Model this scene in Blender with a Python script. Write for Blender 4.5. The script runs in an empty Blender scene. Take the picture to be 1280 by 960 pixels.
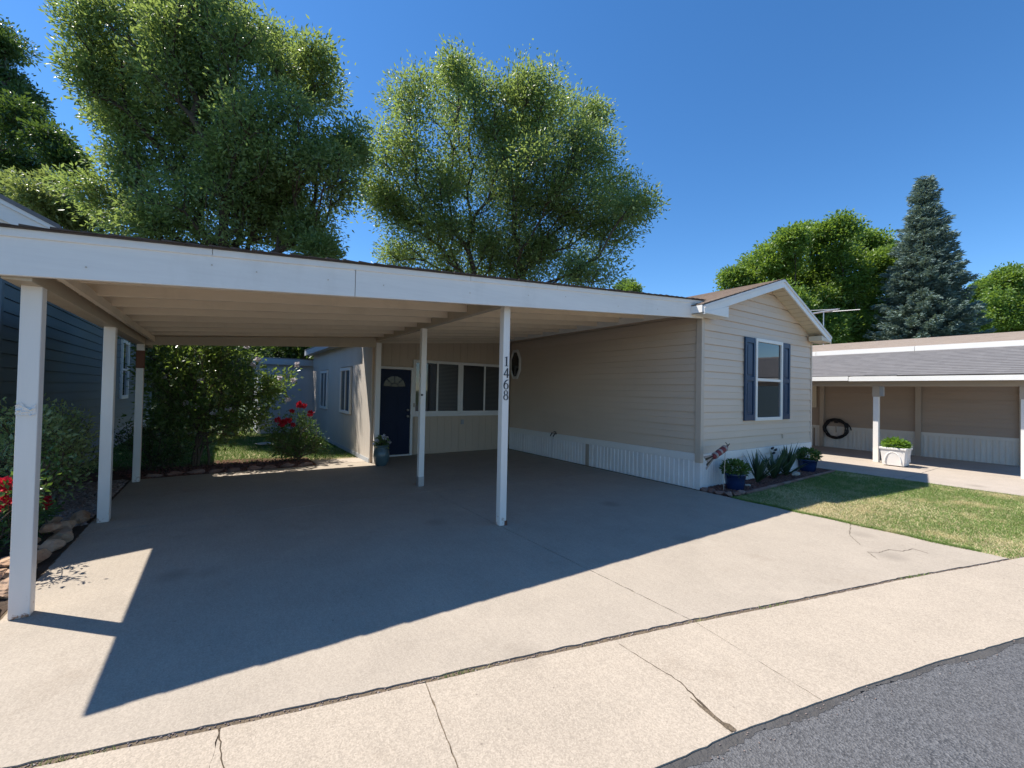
import bpy, math, random
import numpy as np
from mathutils import Matrix, Vector

# ------------------------------------------------------------------ camera
S = bpy.context.scene
COL = S.collection
FPX, ROLL, PITCH, YAW = 539.5, 0.0205, 0.0177, 0.5952
CAM = np.array([-6.825, -4.310, 1.6])
_cy, _sy = math.cos(YAW), math.sin(YAW)
_F = np.array([_sy, _cy, 0.0]); _R = np.array([_cy, -_sy, 0.0]); _U = np.array([0, 0, 1.0])
_ct, _st = math.cos(PITCH), math.sin(PITCH)
FW = _F * _ct + _U * _st; _U2 = -_F * _st + _U * _ct
_cr, _sr = math.cos(ROLL), math.sin(ROLL)
RT = _R * _cr + _U2 * _sr; UP = -_R * _sr + _U2 * _cr
cd = bpy.data.cameras.new('camera'); cam = bpy.data.objects.new('camera', cd); COL.objects.link(cam)
cd.sensor_width = 36.0; cd.lens = FPX / 1280 * 36.0; cd.clip_start = 0.05; cd.clip_end = 3000
cam.matrix_world = Matrix(((RT[0], UP[0], -FW[0], CAM[0]), (RT[1], UP[1], -FW[1], CAM[1]),
                           (RT[2], UP[2], -FW[2], CAM[2]), (0, 0, 0, 1)))
S.camera = cam

def ray(px, py):
    return FW * FPX + RT * (px - 640) + UP * (480 - py)
def at_depth(px, py, z):
    return CAM + ray(px, py) / FPX * z
def ground_pt(px, py, z=0.0):
    d = ray(px, py); t = (z - CAM[2]) / d[2]; return CAM + d * t

# ------------------------------------------------------------------ world, sun, exposure
SUN_TO = Vector((-0.45, 0.44, 1.0)).normalized()
w = bpy.data.worlds.new('World'); S.world = w; w.use_nodes = True
nt = w.node_tree; bg = nt.nodes['Background']
sky = nt.nodes.new('ShaderNodeTexSky'); sky.sky_type = 'NISHITA'; sky.sun_disc = False
sky.sun_elevation = math.asin(SUN_TO.z); sky.sun_rotation = math.atan2(SUN_TO.x, SUN_TO.y)
sky.altitude = 800; sky.air_density = 1.0; sky.dust_density = 0.15; sky.ozone_density = 5.0
hs = nt.nodes.new('ShaderNodeHueSaturation'); hs.inputs['Saturation'].default_value = 1.20   # the photograph's deep clear blue
nt.links.new(sky.outputs[0], hs.inputs['Color']); nt.links.new(hs.outputs[0], bg.inputs[0]); bg.inputs[1].default_value = 0.13
sl = bpy.data.lights.new('sun', 'SUN'); sl.energy = 5.0; sl.angle = math.radians(0.53); sl.color = (1.0, 0.945, 0.86)
so = bpy.data.objects.new('sun', sl); COL.objects.link(so)
so.rotation_euler = (-SUN_TO).to_track_quat('-Z', 'Y').to_euler(); so.location = (-15, 15, 30)
S.view_settings.view_transform = 'Standard'; S.view_settings.look = 'None'
S.view_settings.gamma = 1.0; S.view_settings.use_curve_mapping = False
S.view_settings.exposure = 0.62
S.render.engine = 'CYCLES'
S.cycles.max_bounces = 8; S.cycles.diffuse_bounces = 4; S.cycles.transparent_max_bounces = 8

# ------------------------------------------------------------------ materials
def _mix(nt, fac, a, b, blend='MIX'):
    m = nt.nodes.new('ShaderNodeMix'); m.data_type = 'RGBA'; m.blend_type = blend
    if isinstance(fac, (int, float)): m.inputs[0].default_value = fac
    else: nt.links.new(fac, m.inputs[0])
    for s, v in ((6, a), (7, b)):
        if isinstance(v, tuple): m.inputs[s].default_value = (*v, 1) if len(v) == 3 else v
        else: nt.links.new(v, m.inputs[s])
    return m.outputs[2]
def _pos(nt, scale=(1, 1, 1)):
    g = nt.nodes.new('ShaderNodeNewGeometry')
    mp = nt.nodes.new('ShaderNodeMapping'); mp.inputs[3].default_value = scale
    nt.links.new(g.outputs['Position'], mp.inputs[0]); return mp.outputs[0]
def _noise(nt, vec, scale, detail=4, rough=0.55):
    n = nt.nodes.new('ShaderNodeTexNoise'); n.inputs['Scale'].default_value = scale
    n.inputs['Detail'].default_value = detail; n.inputs['Roughness'].default_value = rough
    nt.links.new(vec, n.inputs['Vector']); return n.outputs[0]
def _ramp(nt, v, a, b, ca=(0, 0, 0), cb=(1, 1, 1)):
    r = nt.nodes.new('ShaderNodeValToRGB'); nt.links.new(v, r.inputs[0])
    e = r.color_ramp.elements; e[0].position = a; e[1].position = b
    e[0].color = (*ca, 1); e[1].color = (*cb, 1); return r.outputs[0]
def _new(name):
    m = bpy.data.materials.new(name); m.use_nodes = True
    nt = m.node_tree; b = nt.nodes['Principled BSDF']; return m, nt, b
def _bump(nt, b, h, strength, dist):
    u = nt.nodes.new('ShaderNodeBump'); u.inputs['Strength'].default_value = strength
    u.inputs['Distance'].default_value = dist; nt.links.new(h, u.inputs['Height'])
    nt.links.new(u.outputs[0], b.inputs['Normal'])

def pmat(name, col, rough=0.6, var=0.12, vscale=1.5, fine=60.0, bump=0.15, bdist=0.004, spec=0.4,
         stretch=(1, 1, 1), metal=0.0, dirt=None, dirt_amt=0.0):
    m, nt, b = _new(name)
    v = _pos(nt, stretch)
    lo = tuple(c * (1 - var) for c in col); hi = tuple(min(1, c * (1 + var)) for c in col)
    c = _mix(nt, _ramp(nt, _noise(nt, v, vscale, 5), 0.3, 0.7), lo, hi)
    f = _noise(nt, v, fine, 3)
    c = _mix(nt, 0.25, c, _mix(nt, f, tuple(k * 0.7 for k in col), tuple(min(1, k * 1.25) for k in col)))
    if dirt:
        d = _ramp(nt, _noise(nt, _pos(nt, (1, 1, 0.35)), 2.3, 7, 0.65), 0.55, 0.8)
        mm = nt.nodes.new('ShaderNodeMath'); mm.operation = 'MULTIPLY'; mm.inputs[1].default_value = dirt_amt
        nt.links.new(d, mm.inputs[0]); c = _mix(nt, mm.outputs[0], c, dirt)
    nt.links.new(c, b.inputs['Base Color'])
    b.inputs['Roughness'].default_value = rough; b.inputs['Metallic'].default_value = metal
    b.inputs['Specular IOR Level'].default_value = spec
    if bump: _bump(nt, b, f, bump, bdist)
    return m

def concrete_mat(name, tint=(0.425, 0.365, 0.305), agg=0.30):
    m, nt, b = _new(name); v = _pos(nt)
    mul = lambda k: tuple(min(1, q * k) for q in tint)
    c = _mix(nt, _ramp(nt, _noise(nt, v, 0.45, 6, 0.6), 0.3, 0.7), mul(.80), mul(1.10))
    c = _mix(nt, 0.45, c, _mix(nt, _ramp(nt, _noise(nt, v, 2.1, 7, 0.68), 0.32, 0.68), mul(.74), mul(1.16)))      # mottling
    c = _mix(nt, 0.22, c, _mix(nt, _ramp(nt, _noise(nt, _pos(nt, (9, .8, 1)), 6, 5, 0.6), 0.35, 0.65), mul(.78), mul(1.15)))   # broom finish
    st = _ramp(nt, _noise(nt, v, 1.15, 9, 0.72), 0.58, 0.74)
    c = _mix(nt, _scale(nt, st, 0.55), c, (tint[0] * .62, tint[1] * .57, tint[2] * .52))                          # water and soil stains
    pale = _ramp(nt, _noise(nt, _pos(nt, (1, 1, 1)), 0.9, 3, 0.5), 0.66, 0.74)
    c = _mix(nt, _scale(nt, pale, 0.35), c, mul(1.28))
    vo = nt.nodes.new('ShaderNodeTexVoronoi'); vo.inputs['Scale'].default_value = 150
    nt.links.new(v, vo.inputs['Vector'])
    c = _mix(nt, agg, c, _mix(nt, _ramp(nt, vo.outputs['Color'], 0.15, 0.9), mul(.52), mul(1.40)))                  # aggregate
    vo2 = nt.nodes.new('ShaderNodeTexVoronoi'); vo2.inputs['Scale'].default_value = 13
    nt.links.new(v, vo2.inputs['Vector'])
    pit = _ramp(nt, vo2.outputs['Distance'], 0.05, 0.11, (1, 1, 1), (0, 0, 0))
    gate = _ramp(nt, _noise(nt, v, 3.7, 2), 0.52, 0.6)
    mm = nt.nodes.new('ShaderNodeMath'); mm.operation = 'MULTIPLY'
    nt.links.new(pit, mm.inputs[0]); nt.links.new(gate, mm.inputs[1])
    c = _mix(nt, _scale(nt, mm.outputs[0], 0.6), c, (0.15, 0.12, 0.095))                                           # pits and drips
    vo3 = nt.nodes.new('ShaderNodeTexVoronoi'); vo3.inputs['Scale'].default_value = 0.85
    nt.links.new(v, vo3.inputs['Vector'])
    drip = _ramp(nt, vo3.outputs['Distance'], 0.02, 0.16, (1, 1, 1), (0, 0, 0))
    c = _mix(nt, _scale(nt, drip, 0.45), c, mul(.45))                                                              # oil drips
    nt.links.new(c, b.inputs['Base Color']); b.inputs['Roughness'].default_value = 0.88
    b.inputs['Specular IOR Level'].default_value = 0.25
    _bump(nt, b, _noise(nt, v, 110, 5, 0.7), 0.35, 0.005)
    return m
def _scale(nt, v, k):
    mm = nt.nodes.new('ShaderNodeMath'); mm.operation = 'MULTIPLY'; mm.inputs[1].default_value = k
    nt.links.new(v, mm.inputs[0]); return mm.outputs[0]

def asphalt_mat():
    m, nt, b = _new('asphalt'); v = _pos(nt)
    vo = nt.nodes.new('ShaderNodeTexVoronoi'); vo.inputs['Scale'].default_value = 125
    nt.links.new(v, vo.inputs['Vector'])
    c = _mix(nt, _ramp(nt, vo.outputs['Color'], 0.2, 0.95), (0.045, 0.046, 0.050), (0.17, 0.17, 0.175))
    c = _mix(nt, _scale(nt, _ramp(nt, _noise(nt, v, 1.1, 7, .65), 0.35, 0.75), 0.55), c, (0.125, 0.118, 0.112))
    nt.links.new(c, b.inputs['Base Color']); b.inputs['Roughness'].default_value = 0.8
    _bump(nt, b, vo.outputs['Distance'], 0.6, 0.008); return m

def leaf_mat(name, dark, light, trans=0.35, rough=0.42, spec=0.5, tcol=None):
    m, nt, b = _new(name)
    g = nt.nodes.new('ShaderNodeNewGeometry')
    big = _ramp(nt, _noise(nt, g.outputs['Position'], 0.7, 3), 0.35, 0.65)
    c0 = _mix(nt, g.outputs['Random Per Island'], dark, light)
    c = _mix(nt, _scale(nt, big, 0.35), c0, light)
    nt.links.new(c, b.inputs['Base Color']); b.inputs['Roughness'].default_value = rough
    b.inputs['Specular IOR Level'].default_value = spec
    t = nt.nodes.new('ShaderNodeBsdfTranslucent')
    tc = tcol or tuple(min(1, k) for k in (light[0] * 2.2, light[1] * 2.0, light[2] * 0.9))
    nt.links.new(_mix(nt, 0.7, c, tc), t.inputs[0])
    mx = nt.nodes.new('ShaderNodeMixShader'); mx.inputs[0].default_value = trans
    nt.links.new(b.outputs[0], mx.inputs[1]); nt.links.new(t.outputs[0], mx.inputs[2])
    nt.links.new(mx.outputs[0], nt.nodes['Material Output'].inputs[0]); return m

def glass_mat(name, col=(0.02, 0.025, 0.03), rough=0.03, spec=0.9):
    m, nt, b = _new(name); b.inputs['Base Color'].default_value = (*col, 1)
    b.inputs['Roughness'].default_value = rough; b.inputs['Specular IOR Level'].default_value = spec
    v = _pos(nt); _bump(nt, b, _noise(nt, v, 1.7, 2), 0.05, 0.01); return m

def grass_mat(name, green, green2, straw, bias):
    m, nt, b = _new(name); g = nt.nodes.new('ShaderNodeNewGeometry')
    c = _mix(nt, g.outputs['Random Per Island'], green, green2)
    dry = _ramp(nt, _noise(nt, g.outputs['Position'], 1.3, 5, 0.65), bias, bias + 0.16)
    c = _mix(nt, _scale(nt, dry, 0.85), c, straw)
    nt.links.new(c, b.inputs['Base Color']); b.inputs['Roughness'].default_value = 0.6
    t = nt.nodes.new('ShaderNodeBsdfTranslucent'); nt.links.new(c, t.inputs[0])
    mx = nt.nodes.new('ShaderNodeMixShader'); mx.inputs[0].default_value = 0.3
    nt.links.new(b.outputs[0], mx.inputs[1]); nt.links.new(t.outputs[0], mx.inputs[2])
    nt.links.new(mx.outputs[0], nt.nodes['Material Output'].inputs[0]); return m

def shingle_mat(name, a, bcol):
    m, nt, b = _new(name); v = _pos(nt)
    br = nt.nodes.new('ShaderNodeTexVoronoi'); br.inputs['Scale'].default_value = 6
    nt.links.new(_pos(nt, (1.2, 1, 1.2)), br.inputs['Vector'])
    c = _mix(nt, br.outputs['Color'], a, bcol)
    c = _mix(nt, 0.4, c, _mix(nt, _noise(nt, v, 90, 3), tuple(k * 0.5 for k in a), tuple(k * 1.4 for k in bcol)))
    nt.links.new(c, b.inputs['Base Color']); b.inputs['Roughness'].default_value = 0.9
    _bump(nt, b, _noise(nt, v, 150, 3), 0.4, 0.004); return m

def post_paint(name, col=(0.84, 0.775, 0.70)):
    m, nt, b = _new(name); v = _pos(nt)
    c = _mix(nt, _ramp(nt, _noise(nt, _pos(nt, (1, 1, .2)), 6, 5), 0.3, 0.7), tuple(k * 0.92 for k in col), col)
    s = nt.nodes.new('ShaderNodeSeparateXYZ'); nt.links.new(v, s.inputs[0])
    lowm = _ramp(nt, s.outputs[2], 0.0, 0.16, (1, 1, 1), (0, 0, 0))
    rn = _ramp(nt, _noise(nt, v, 17, 5, 0.7), 0.55, 0.63)
    mm = nt.nodes.new('ShaderNodeMath'); mm.operation = 'MULTIPLY'
    nt.links.new(lowm, mm.inputs[0]); nt.links.new(rn, mm.inputs[1])
    c = _mix(nt, mm.outputs[0], c, (0.30, 0.13, 0.05))
    chip = _ramp(nt, _noise(nt, v, 9, 6, 0.7), 0.70, 0.73)
    c = _mix(nt, _scale(nt, chip, 0.5), c, (0.42, 0.35, 0.27))
    nt.links.new(c, b.inputs['Base Color']); b.inputs['Roughness'].default_value = 0.5
    _bump(nt, b, _noise(nt, _pos(nt, (1, 1, .15)), 45, 4), 0.2, 0.004); return m

def stone_mat(name, cols, scale=6):
    m, nt, b = _new(name); v = _pos(nt)
    c = _mix(nt, _ramp(nt, _noise(nt, v, scale, 6, 0.65), 0.35, 0.65), cols[0], cols[1])
    o = nt.nodes.new('ShaderNodeObjectInfo')
    c = _mix(nt, _scale(nt, o.outputs['Random'], 0.6), c, cols[2])
    nt.links.new(c, b.inputs['Base Color']); b.inputs['Roughness'].default_value = 0.85
    _bump(nt, b, _noise(nt, v, 28, 6, 0.7), 0.6, 0.02); return m

def island_mat(name, cols, rough=0.85):
    m, nt, b = _new(name); g = nt.nodes.new('ShaderNodeNewGeometry')
    r = nt.nodes.new('ShaderNodeValToRGB'); nt.links.new(g.outputs['Random Per Island'], r.inputs[0])
    e = r.color_ramp.elements; e[0].color = (*cols[0], 1); e[1].color = (*cols[-1], 1)
    for i, c in enumerate(cols[1:-1]): k = e.new((i + 1) / (len(cols) - 1)); k.color = (*c, 1)
    nt.links.new(r.outputs[0], b.inputs['Base Color']); b.inputs['Roughness'].default_value = rough; return m

M = {}
M['concrete'] = concrete_mat('concrete', (0.40, 0.342, 0.275), .26)
M['apron'] = concrete_mat('apron concrete', (0.43, 0.362, 0.285), .36)
M['concrete2'] = concrete_mat('pinkish concrete', (0.44, 0.375, 0.31))
M['asphalt'] = asphalt_mat()
M['tar'] = pmat('old tar edge', (0.075, 0.071, 0.068), 0.9, 0.3, 5, 50, 0.8, 0.02)
M['dirt'] = pmat('joint dirt', (0.16, 0.12, 0.08), 0.95, 0.35, 9, 70, 0.8, 0.02)
M['crack'] = pmat('crack dirt', (0.075, 0.055, 0.035), 0.95, 0.35, 9, 70, 0.5, 0.01)
M['soil'] = pmat('soil', (0.075, 0.05, 0.035), 0.95, 0.35, 6, 60, 0.8, 0.03)
M['mulch'] = pmat('red mulch', (0.13, 0.055, 0.035), 0.95, 0.35, 8, 60, 0.8, 0.03)
M['mulch_chips'] = island_mat('mulch chips', [(0.07, 0.03, 0.02), (0.16, 0.065, 0.045), (0.25, 0.12, 0.085)])
M['gravel'] = island_mat('gravel', [(0.16, 0.13, 0.12), (0.30, 0.23, 0.20), (0.22, 0.16, 0.14), (0.42, 0.37, 0.33)])
M['lawnbase'] = pmat('lawn thatch', (0.40, 0.33, 0.18), 0.95, 0.35, 2, 60, 0.5, 0.02)
M['farground'] = pmat('far ground', (0.07, 0.09, 0.035), 0.95, 0.4, 0.3, 20, 0.3, 0.02)
M['grass'] = grass_mat('front lawn grass', (0.12, 0.20, 0.04), (0.23, 0.33, 0.08), (0.60, 0.50, 0.27), 0.52)
M['grass2'] = grass_mat('back lawn grass', (0.07, 0.15, 0.025), (0.15, 0.26, 0.05), (0.38, 0.32, 0.16), 0.62)
M['white'] = pmat('white painted wood', (0.80, 0.75, 0.69), 0.5, 0.05, 2.5, 40, 0.12, 0.003, stretch=(0.25, 1, 1), dirt=(0.5, 0.46, 0.40), dirt_amt=0.12)
M['fascia'] = pmat('fascia paint', (0.84, 0.785, 0.72), 0.5, 0.05, 3.0, 30, 0.25, 0.004, stretch=(0.12, 1, 1.4), dirt=(0.50, 0.45, 0.38), dirt_amt=0.28)
M['trimwhite'] = pmat('white vinyl trim', (0.82, 0.785, 0.73), 0.4, 0.03, 3, 60, 0.03, 0.002)
M['skirt'] = pmat('white vinyl skirting', (0.80, 0.77, 0.74), 0.4, 0.05, 2, 40, 0.05, 0.002, dirt=(0.42, 0.36, 0.29), dirt_amt=0.35)
M['siding'] = pmat('beige vinyl siding', (0.68, 0.545, 0.42), 0.45, 0.05, 1.2, 70, 0.06, 0.002, stretch=(.4, .4, 2), dirt=(0.42, 0.35, 0.27), dirt_amt=0.12)
M['cornertrim'] = pmat('beige corner post', (0.58, 0.48, 0.38), 0.45, 0.04, 2, 60, 0.04, 0.002)
M['soffit'] = pmat('cream soffit vinyl', (0.66, 0.57, 0.43), 0.5, 0.05, 2, 60, 0.05, 0.002)
M['ceil'] = pmat('cream painted lumber', (0.76, 0.63, 0.47), 0.6, 0.08, 2.2, 40, 0.2, 0.004, stretch=(.2, 1, 1), dirt=(0.36, 0.27, 0.18), dirt_amt=0.3)
M['beam'] = pmat('tan painted beam', (0.50, 0.41, 0.30), 0.6, 0.1, 2.2, 40, 0.2, 0.004, stretch=(1, .2, 1), dirt=(0.30, 0.22, 0.15), dirt_amt=0.3)
M['post'] = post_paint('post paint')
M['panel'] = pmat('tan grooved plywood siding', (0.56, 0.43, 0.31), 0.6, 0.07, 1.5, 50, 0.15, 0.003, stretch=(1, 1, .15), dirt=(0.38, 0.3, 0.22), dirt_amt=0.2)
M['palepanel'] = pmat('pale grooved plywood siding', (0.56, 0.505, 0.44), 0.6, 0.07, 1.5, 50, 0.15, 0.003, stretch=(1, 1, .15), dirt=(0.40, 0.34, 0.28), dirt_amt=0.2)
M['navy'] = pmat('navy blue paint', (0.006, 0.013, 0.040), 0.5, 0.1, 3, 60, 0.06, 0.002, spec=0.2)
M['shutter'] = pmat('blue shutter vinyl', (0.018, 0.048, 0.10), 0.42, 0.1, 3, 70, 0.05, 0.002)
M['black'] = pmat('black plastic', (0.012, 0.012, 0.014), 0.4, 0.1, 5, 60, 0.05, 0.002)
M['number'] = pmat('navy number paint', (0.010, 0.014, 0.03), 0.4, 0.1, 5, 60, 0.0)
M['glass'] = glass_mat('window glass', (0.015, 0.018, 0.022))
M['glass2'] = glass_mat('screened window glass', (0.05, 0.05, 0.05), 0.22, 0.5)
_nt = M['glass2'].node_tree; _w = _nt.nodes.new('ShaderNodeTexWave'); _w.bands_direction = 'Z'; _w.inputs['Scale'].default_value = 9.0
_nt.links.new(_pos(_nt), _w.inputs['Vector'])
_nt.links.new(_mix(_nt, _w.outputs['Color'], (0.035, 0.035, 0.037), (0.115, 0.11, 0.10)), _nt.nodes['Principled BSDF'].inputs['Base Color'])
M['fanglass'] = glass_mat('door light glass', (0.02, 0.022, 0.026), 0.1, 0.22)
M['blind'] = pmat('blind slats behind glass', (0.30, 0.28, 0.25), 0.6, 0.05, 3, 60, 0.0)
M['metal'] = pmat('galvanised metal', (0.45, 0.45, 0.46), 0.4, 0.1, 6, 60, 0.05, 0.002, metal=0.8)
M['brass'] = pmat('brushed nickel', (0.55, 0.52, 0.47), 0.3, 0.1, 6, 60, 0.0, metal=0.9)
M['shbrown'] = shingle_mat('tan brown shingles', (0.16, 0.115, 0.085), (0.27, 0.20, 0.155))
M['shdark'] = shingle_mat('dark brown shingles', (0.05, 0.035, 0.03), (0.10, 0.075, 0.06))
M['shgrey'] = shingle_mat('grey shingles', (0.125, 0.118, 0.118), (0.20, 0.19, 0.188))
M['shtan'] = shingle_mat('pale tan shingles', (0.27, 0.215, 0.17), (0.37, 0.30, 0.245))
M['blue'] = pmat('slate blue lap siding', (0.085, 0.122, 0.145), 0.55, 0.08, 1.5, 60, 0.1, 0.003, stretch=(1, .3, 2))
M['bluegrey'] = pmat('pale blue grey panel siding', (0.40, 0.425, 0.45), 0.6, 0.06, 1.5, 50, 0.1, 0.003)
M['greyfound'] = pmat('grey skirting', (0.36, 0.37, 0.38), 0.7, 0.1, 1.5, 50, 0.1, 0.003)
M['taupe'] = pmat('taupe vinyl siding', (0.38, 0.30, 0.235), 0.5, 0.05, 1.5, 60, 0.06, 0.002, stretch=(.4, .4, 2))
M['taupetrim'] = pmat('taupe trim', (0.42, 0.35, 0.28), 0.5, 0.05, 2, 60, 0.06, 0.002)
M['ivory'] = pmat('ivory skirting', (0.66, 0.63, 0.57), 0.5, 0.05, 2, 60, 0.06, 0.002, dirt=(0.4, 0.33, 0.25), dirt_amt=0.25)
M['sandstone'] = stone_mat('sandstone', [(0.36, 0.16, 0.08), (0.58, 0.37, 0.22), (0.50, 0.36, 0.25)], 9)
M['redstone'] = stone_mat('red edging stone', [(0.16, 0.075, 0.055), (0.26, 0.14, 0.10), (0.30, 0.22, 0.18)])
M['palestone'] = stone_mat('pale stone', [(0.36, 0.31, 0.26), (0.5, 0.45, 0.39), (0.45, 0.38, 0.3)])
M['bluepot'] = pmat('cobalt glazed ceramic', (0.011, 0.028, 0.09), 0.25, 0.25, 6, 60, 0.04, 0.003, spec=0.6)
M['tealpot'] = pmat('grey green glazed ceramic', (0.085, 0.13, 0.14), 0.28, 0.25, 5, 60, 0.05, 0.003, spec=0.6)
M['planter'] = pmat('white planter', (0.78, 0.74, 0.69), 0.55, 0.05, 4, 60, 0.08, 0.003)
M['bark'] = pmat('bark', (0.075, 0.055, 0.042), 0.9, 0.35, 3, 25, 0.9, 0.03, stretch=(1, 1, .25))
M['stem'] = pmat('shrub stem', (0.11, 0.08, 0.055), 0.9, 0.3, 3, 25, 0.5, 0.01)
M['lf_ash'] = leaf_mat('ash leaves', (0.075, 0.125, 0.052), (0.20, 0.28, 0.115), 0.45, 0.38, 0.5)
M['lf_silver'] = leaf_mat('pale poplar leaves', (0.08, 0.12, 0.05), (0.19, 0.25, 0.11), 0.38, 0.34)
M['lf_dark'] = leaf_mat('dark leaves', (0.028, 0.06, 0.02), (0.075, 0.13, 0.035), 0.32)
M['lf_maple'] = leaf_mat('maple leaves', (0.065, 0.125, 0.03), (0.17, 0.27, 0.06), 0.40)
M['lf_spruce'] = leaf_mat('spruce needles', (0.09, 0.145, 0.135), (0.23, 0.31, 0.29), 0.10, 0.6, 0.3)
M['lf_shrub'] = leaf_mat('shrub leaves', (0.05, 0.10, 0.03), (0.15, 0.23, 0.07), 0.36, 0.30, 0.6)
M['lf_rose'] = leaf_mat('rose leaves', (0.035, 0.08, 0.022), (0.09, 0.165, 0.04), 0.30, 0.34)
M['lf_spirea'] = leaf_mat('pale shrub leaves', (0.12, 0.18, 0.075), (0.32, 0.40, 0.20), 0.38, 0.26, 0.6)
M['lf_pot'] = leaf_mat('bright potted leaves', (0.07, 0.15, 0.02), (0.16, 0.28, 0.045), 0.4)
M['lf_yucca'] = leaf_mat('yucca blades', (0.022, 0.05, 0.026), (0.05, 0.09, 0.045), 0.12, 0.4)
M['petal_red'] = leaf_mat('red petals', (0.42, 0.012, 0.025), (0.62, 0.035, 0.06), 0.3, 0.5, 0.3, (0.8, 0.03, 0.06))
M['petal_white'] = leaf_mat('white petals', (0.62, 0.58, 0.60), (0.75, 0.70, 0.74), 0.3, 0.5, 0.3, (0.8, 0.75, 0.78))
M['flagred'] = pmat('red cloth', (0.20, 0.04, 0.04), 0.7, 0.2, 30, 90, 0.05, 0.002)
M['flagwhite'] = pmat('cream cloth', (0.33, 0.28, 0.25), 0.7, 0.1, 30, 90, 0.05, 0.002)
M['redwood'] = pmat('bare red wood', (0.17, 0.07, 0.04), 0.7, 0.3, 4, 60, 0.2, 0.004, stretch=(1, 1, .1))

# ------------------------------------------------------------------ mesh helpers
class MB:
    def __init__(s): s.v = []; s.f = []
    def add(s, vs, fs):
        n = len(s.v); s.v += [tuple(map(float, p)) for p in vs]; s.f += [tuple(i + n for i in f) for f in fs]; return s
    def box(s, a, b):
        x0, y0, z0 = a; x1, y1, z1 = b
        return s.add([(x0, y0, z0), (x1, y0, z0), (x1, y1, z0), (x0, y1, z0), (x0, y0, z1), (x1, y0, z1), (x1, y1, z1), (x0, y1, z1)],
                     [(0, 3, 2, 1), (4, 5, 6, 7), (0, 1, 5, 4), (1, 2, 6, 5), (2, 3, 7, 6), (3, 0, 4, 7)])
    def prism(s, pts, d):
        """closed polygon of 3D points extruded by the vector d"""
        n = len(pts); d = np.array(d, float); A = [np.array(p, float) for p in pts]
        return s.add(A + [p + d for p in A], [tuple(range(n))[::-1], tuple(range(n, 2 * n))] +
                     [(i, (i + 1) % n, n + (i + 1) % n, n + i) for i in range(n)])
    def tube(s, pts, rad, n=8, cap=True):
        P = [np.array(p, float) for p in pts]; k = len(P)
        if not hasattr(rad, '__len__'): rad = [rad] * k
        rings = []; ref = None
        for i in range(k):
            t = P[min(i + 1, k - 1)] - P[max(i - 1, 0)]; t /= (np.linalg.norm(t) + 1e-9)
            if ref is None: ref = np.array([0, 0, 1.0]) if abs(t[2]) < 0.9 else np.array([1.0, 0, 0])
            a = np.cross(t, ref); a /= (np.linalg.norm(a) + 1e-9); b = np.cross(t, a); ref = np.cross(a, t)
            rings.append([P[i] + rad[i] * (math.cos(2 * math.pi * j / n) * a + math.sin(2 * math.pi * j / n) * b) for j in range(n)])
        vs = [p for r in rings for p in r]; fs = []
        for i in range(k - 1):
            for j in range(n):
                fs.append((i * n + j, i * n + (j + 1) % n, (i + 1) * n + (j + 1) % n, (i + 1) * n + j))
        if cap: fs += [tuple(range(n))[::-1], tuple(range((k - 1) * n, k * n))]
        return s.add(vs, fs)
    def lathe(s, prof, c, n=24):
        k = len(prof); vs = []; fs = []
        for r, z in prof:
            for j in range(n):
                a = 2 * math.pi * j / n; vs.append((c[0] + r * math.cos(a), c[1] + r * math.sin(a), c[2] + z))
        for i in range(k - 1):
            for j in range(n): fs.append((i * n + j, i * n + (j + 1) % n, (i + 1) * n + (j + 1) % n, (i + 1) * n + j))
        fs += [tuple(range(n))[::-1], tuple(range((k - 1) * n, k * n))]
        return s.add(vs, fs)
    def build(s, name, mat, parent=None, smooth=False, bevel=0.0):
        me = bpy.data.meshes.new(name)
        off = np.array(parent['_o']) if parent is not None else np.zeros(3)
        me.from_pydata([tuple(np.array(p) - off) for p in s.v], [], s.f)
        me.materials.append(M[mat]); me.validate(); me.update()
        if smooth: me.shade_smooth()
        o = bpy.data.objects.new(name, me); COL.objects.link(o)
        if parent is not None: o.parent = parent; o['_o'] = [float(k) for k in off]
        else: o['_o'] = [0.0, 0.0, 0.0]
        if bevel:
            b = o.modifiers.new('bevel', 'BEVEL'); b.width = bevel; b.segments = 2; b.limit_method = 'ANGLE'
        return o

def tag(o, label=None, cat=None, group=None, kind=None):
    if label: o['label'] = label
    if cat: o['category'] = cat
    if group: o['group'] = group
    if kind: o['kind'] = kind
    return o
def thing(name, label, cat, loc=(0, 0, 0), group=None):
    o = bpy.data.objects.new(name, None); COL.objects.link(o); o.location = loc; o.empty_display_size = 0.2
    o['_o'] = [float(k) for k in loc]; return tag(o, label, cat, group)

def fast_mesh(name, verts, faces4=None, faces3=None, mat=None, parent=None):
    me = bpy.data.meshes.new(name)
    off = np.array(parent['_o']) if parent is not None else np.zeros(3)
    V = (np.asarray(verts, np.float32) - off.astype(np.float32))
    me.vertices.add(len(V)); me.vertices.foreach_set('co', V.ravel())
    F = faces4 if faces4 is not None else faces3; k = 4 if faces4 is not None else 3
    F = np.asarray(F, np.int32); me.loops.add(F.size); me.loops.foreach_set('vertex_index', F.ravel())
    me.polygons.add(len(F)); me.polygons.foreach_set('loop_start', np.arange(len(F), dtype=np.int32) * k)
    me.polygons.foreach_set('loop_total', np.full(len(F), k, np.int32))
    me.materials.append(M[mat]); me.update(calc_edges=True); me.validate()
    o = bpy.data.objects.new(name, me); COL.objects.link(o); o['_o'] = [float(q) for q in off]
    if parent is not None: o.parent = parent
    return o

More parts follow.
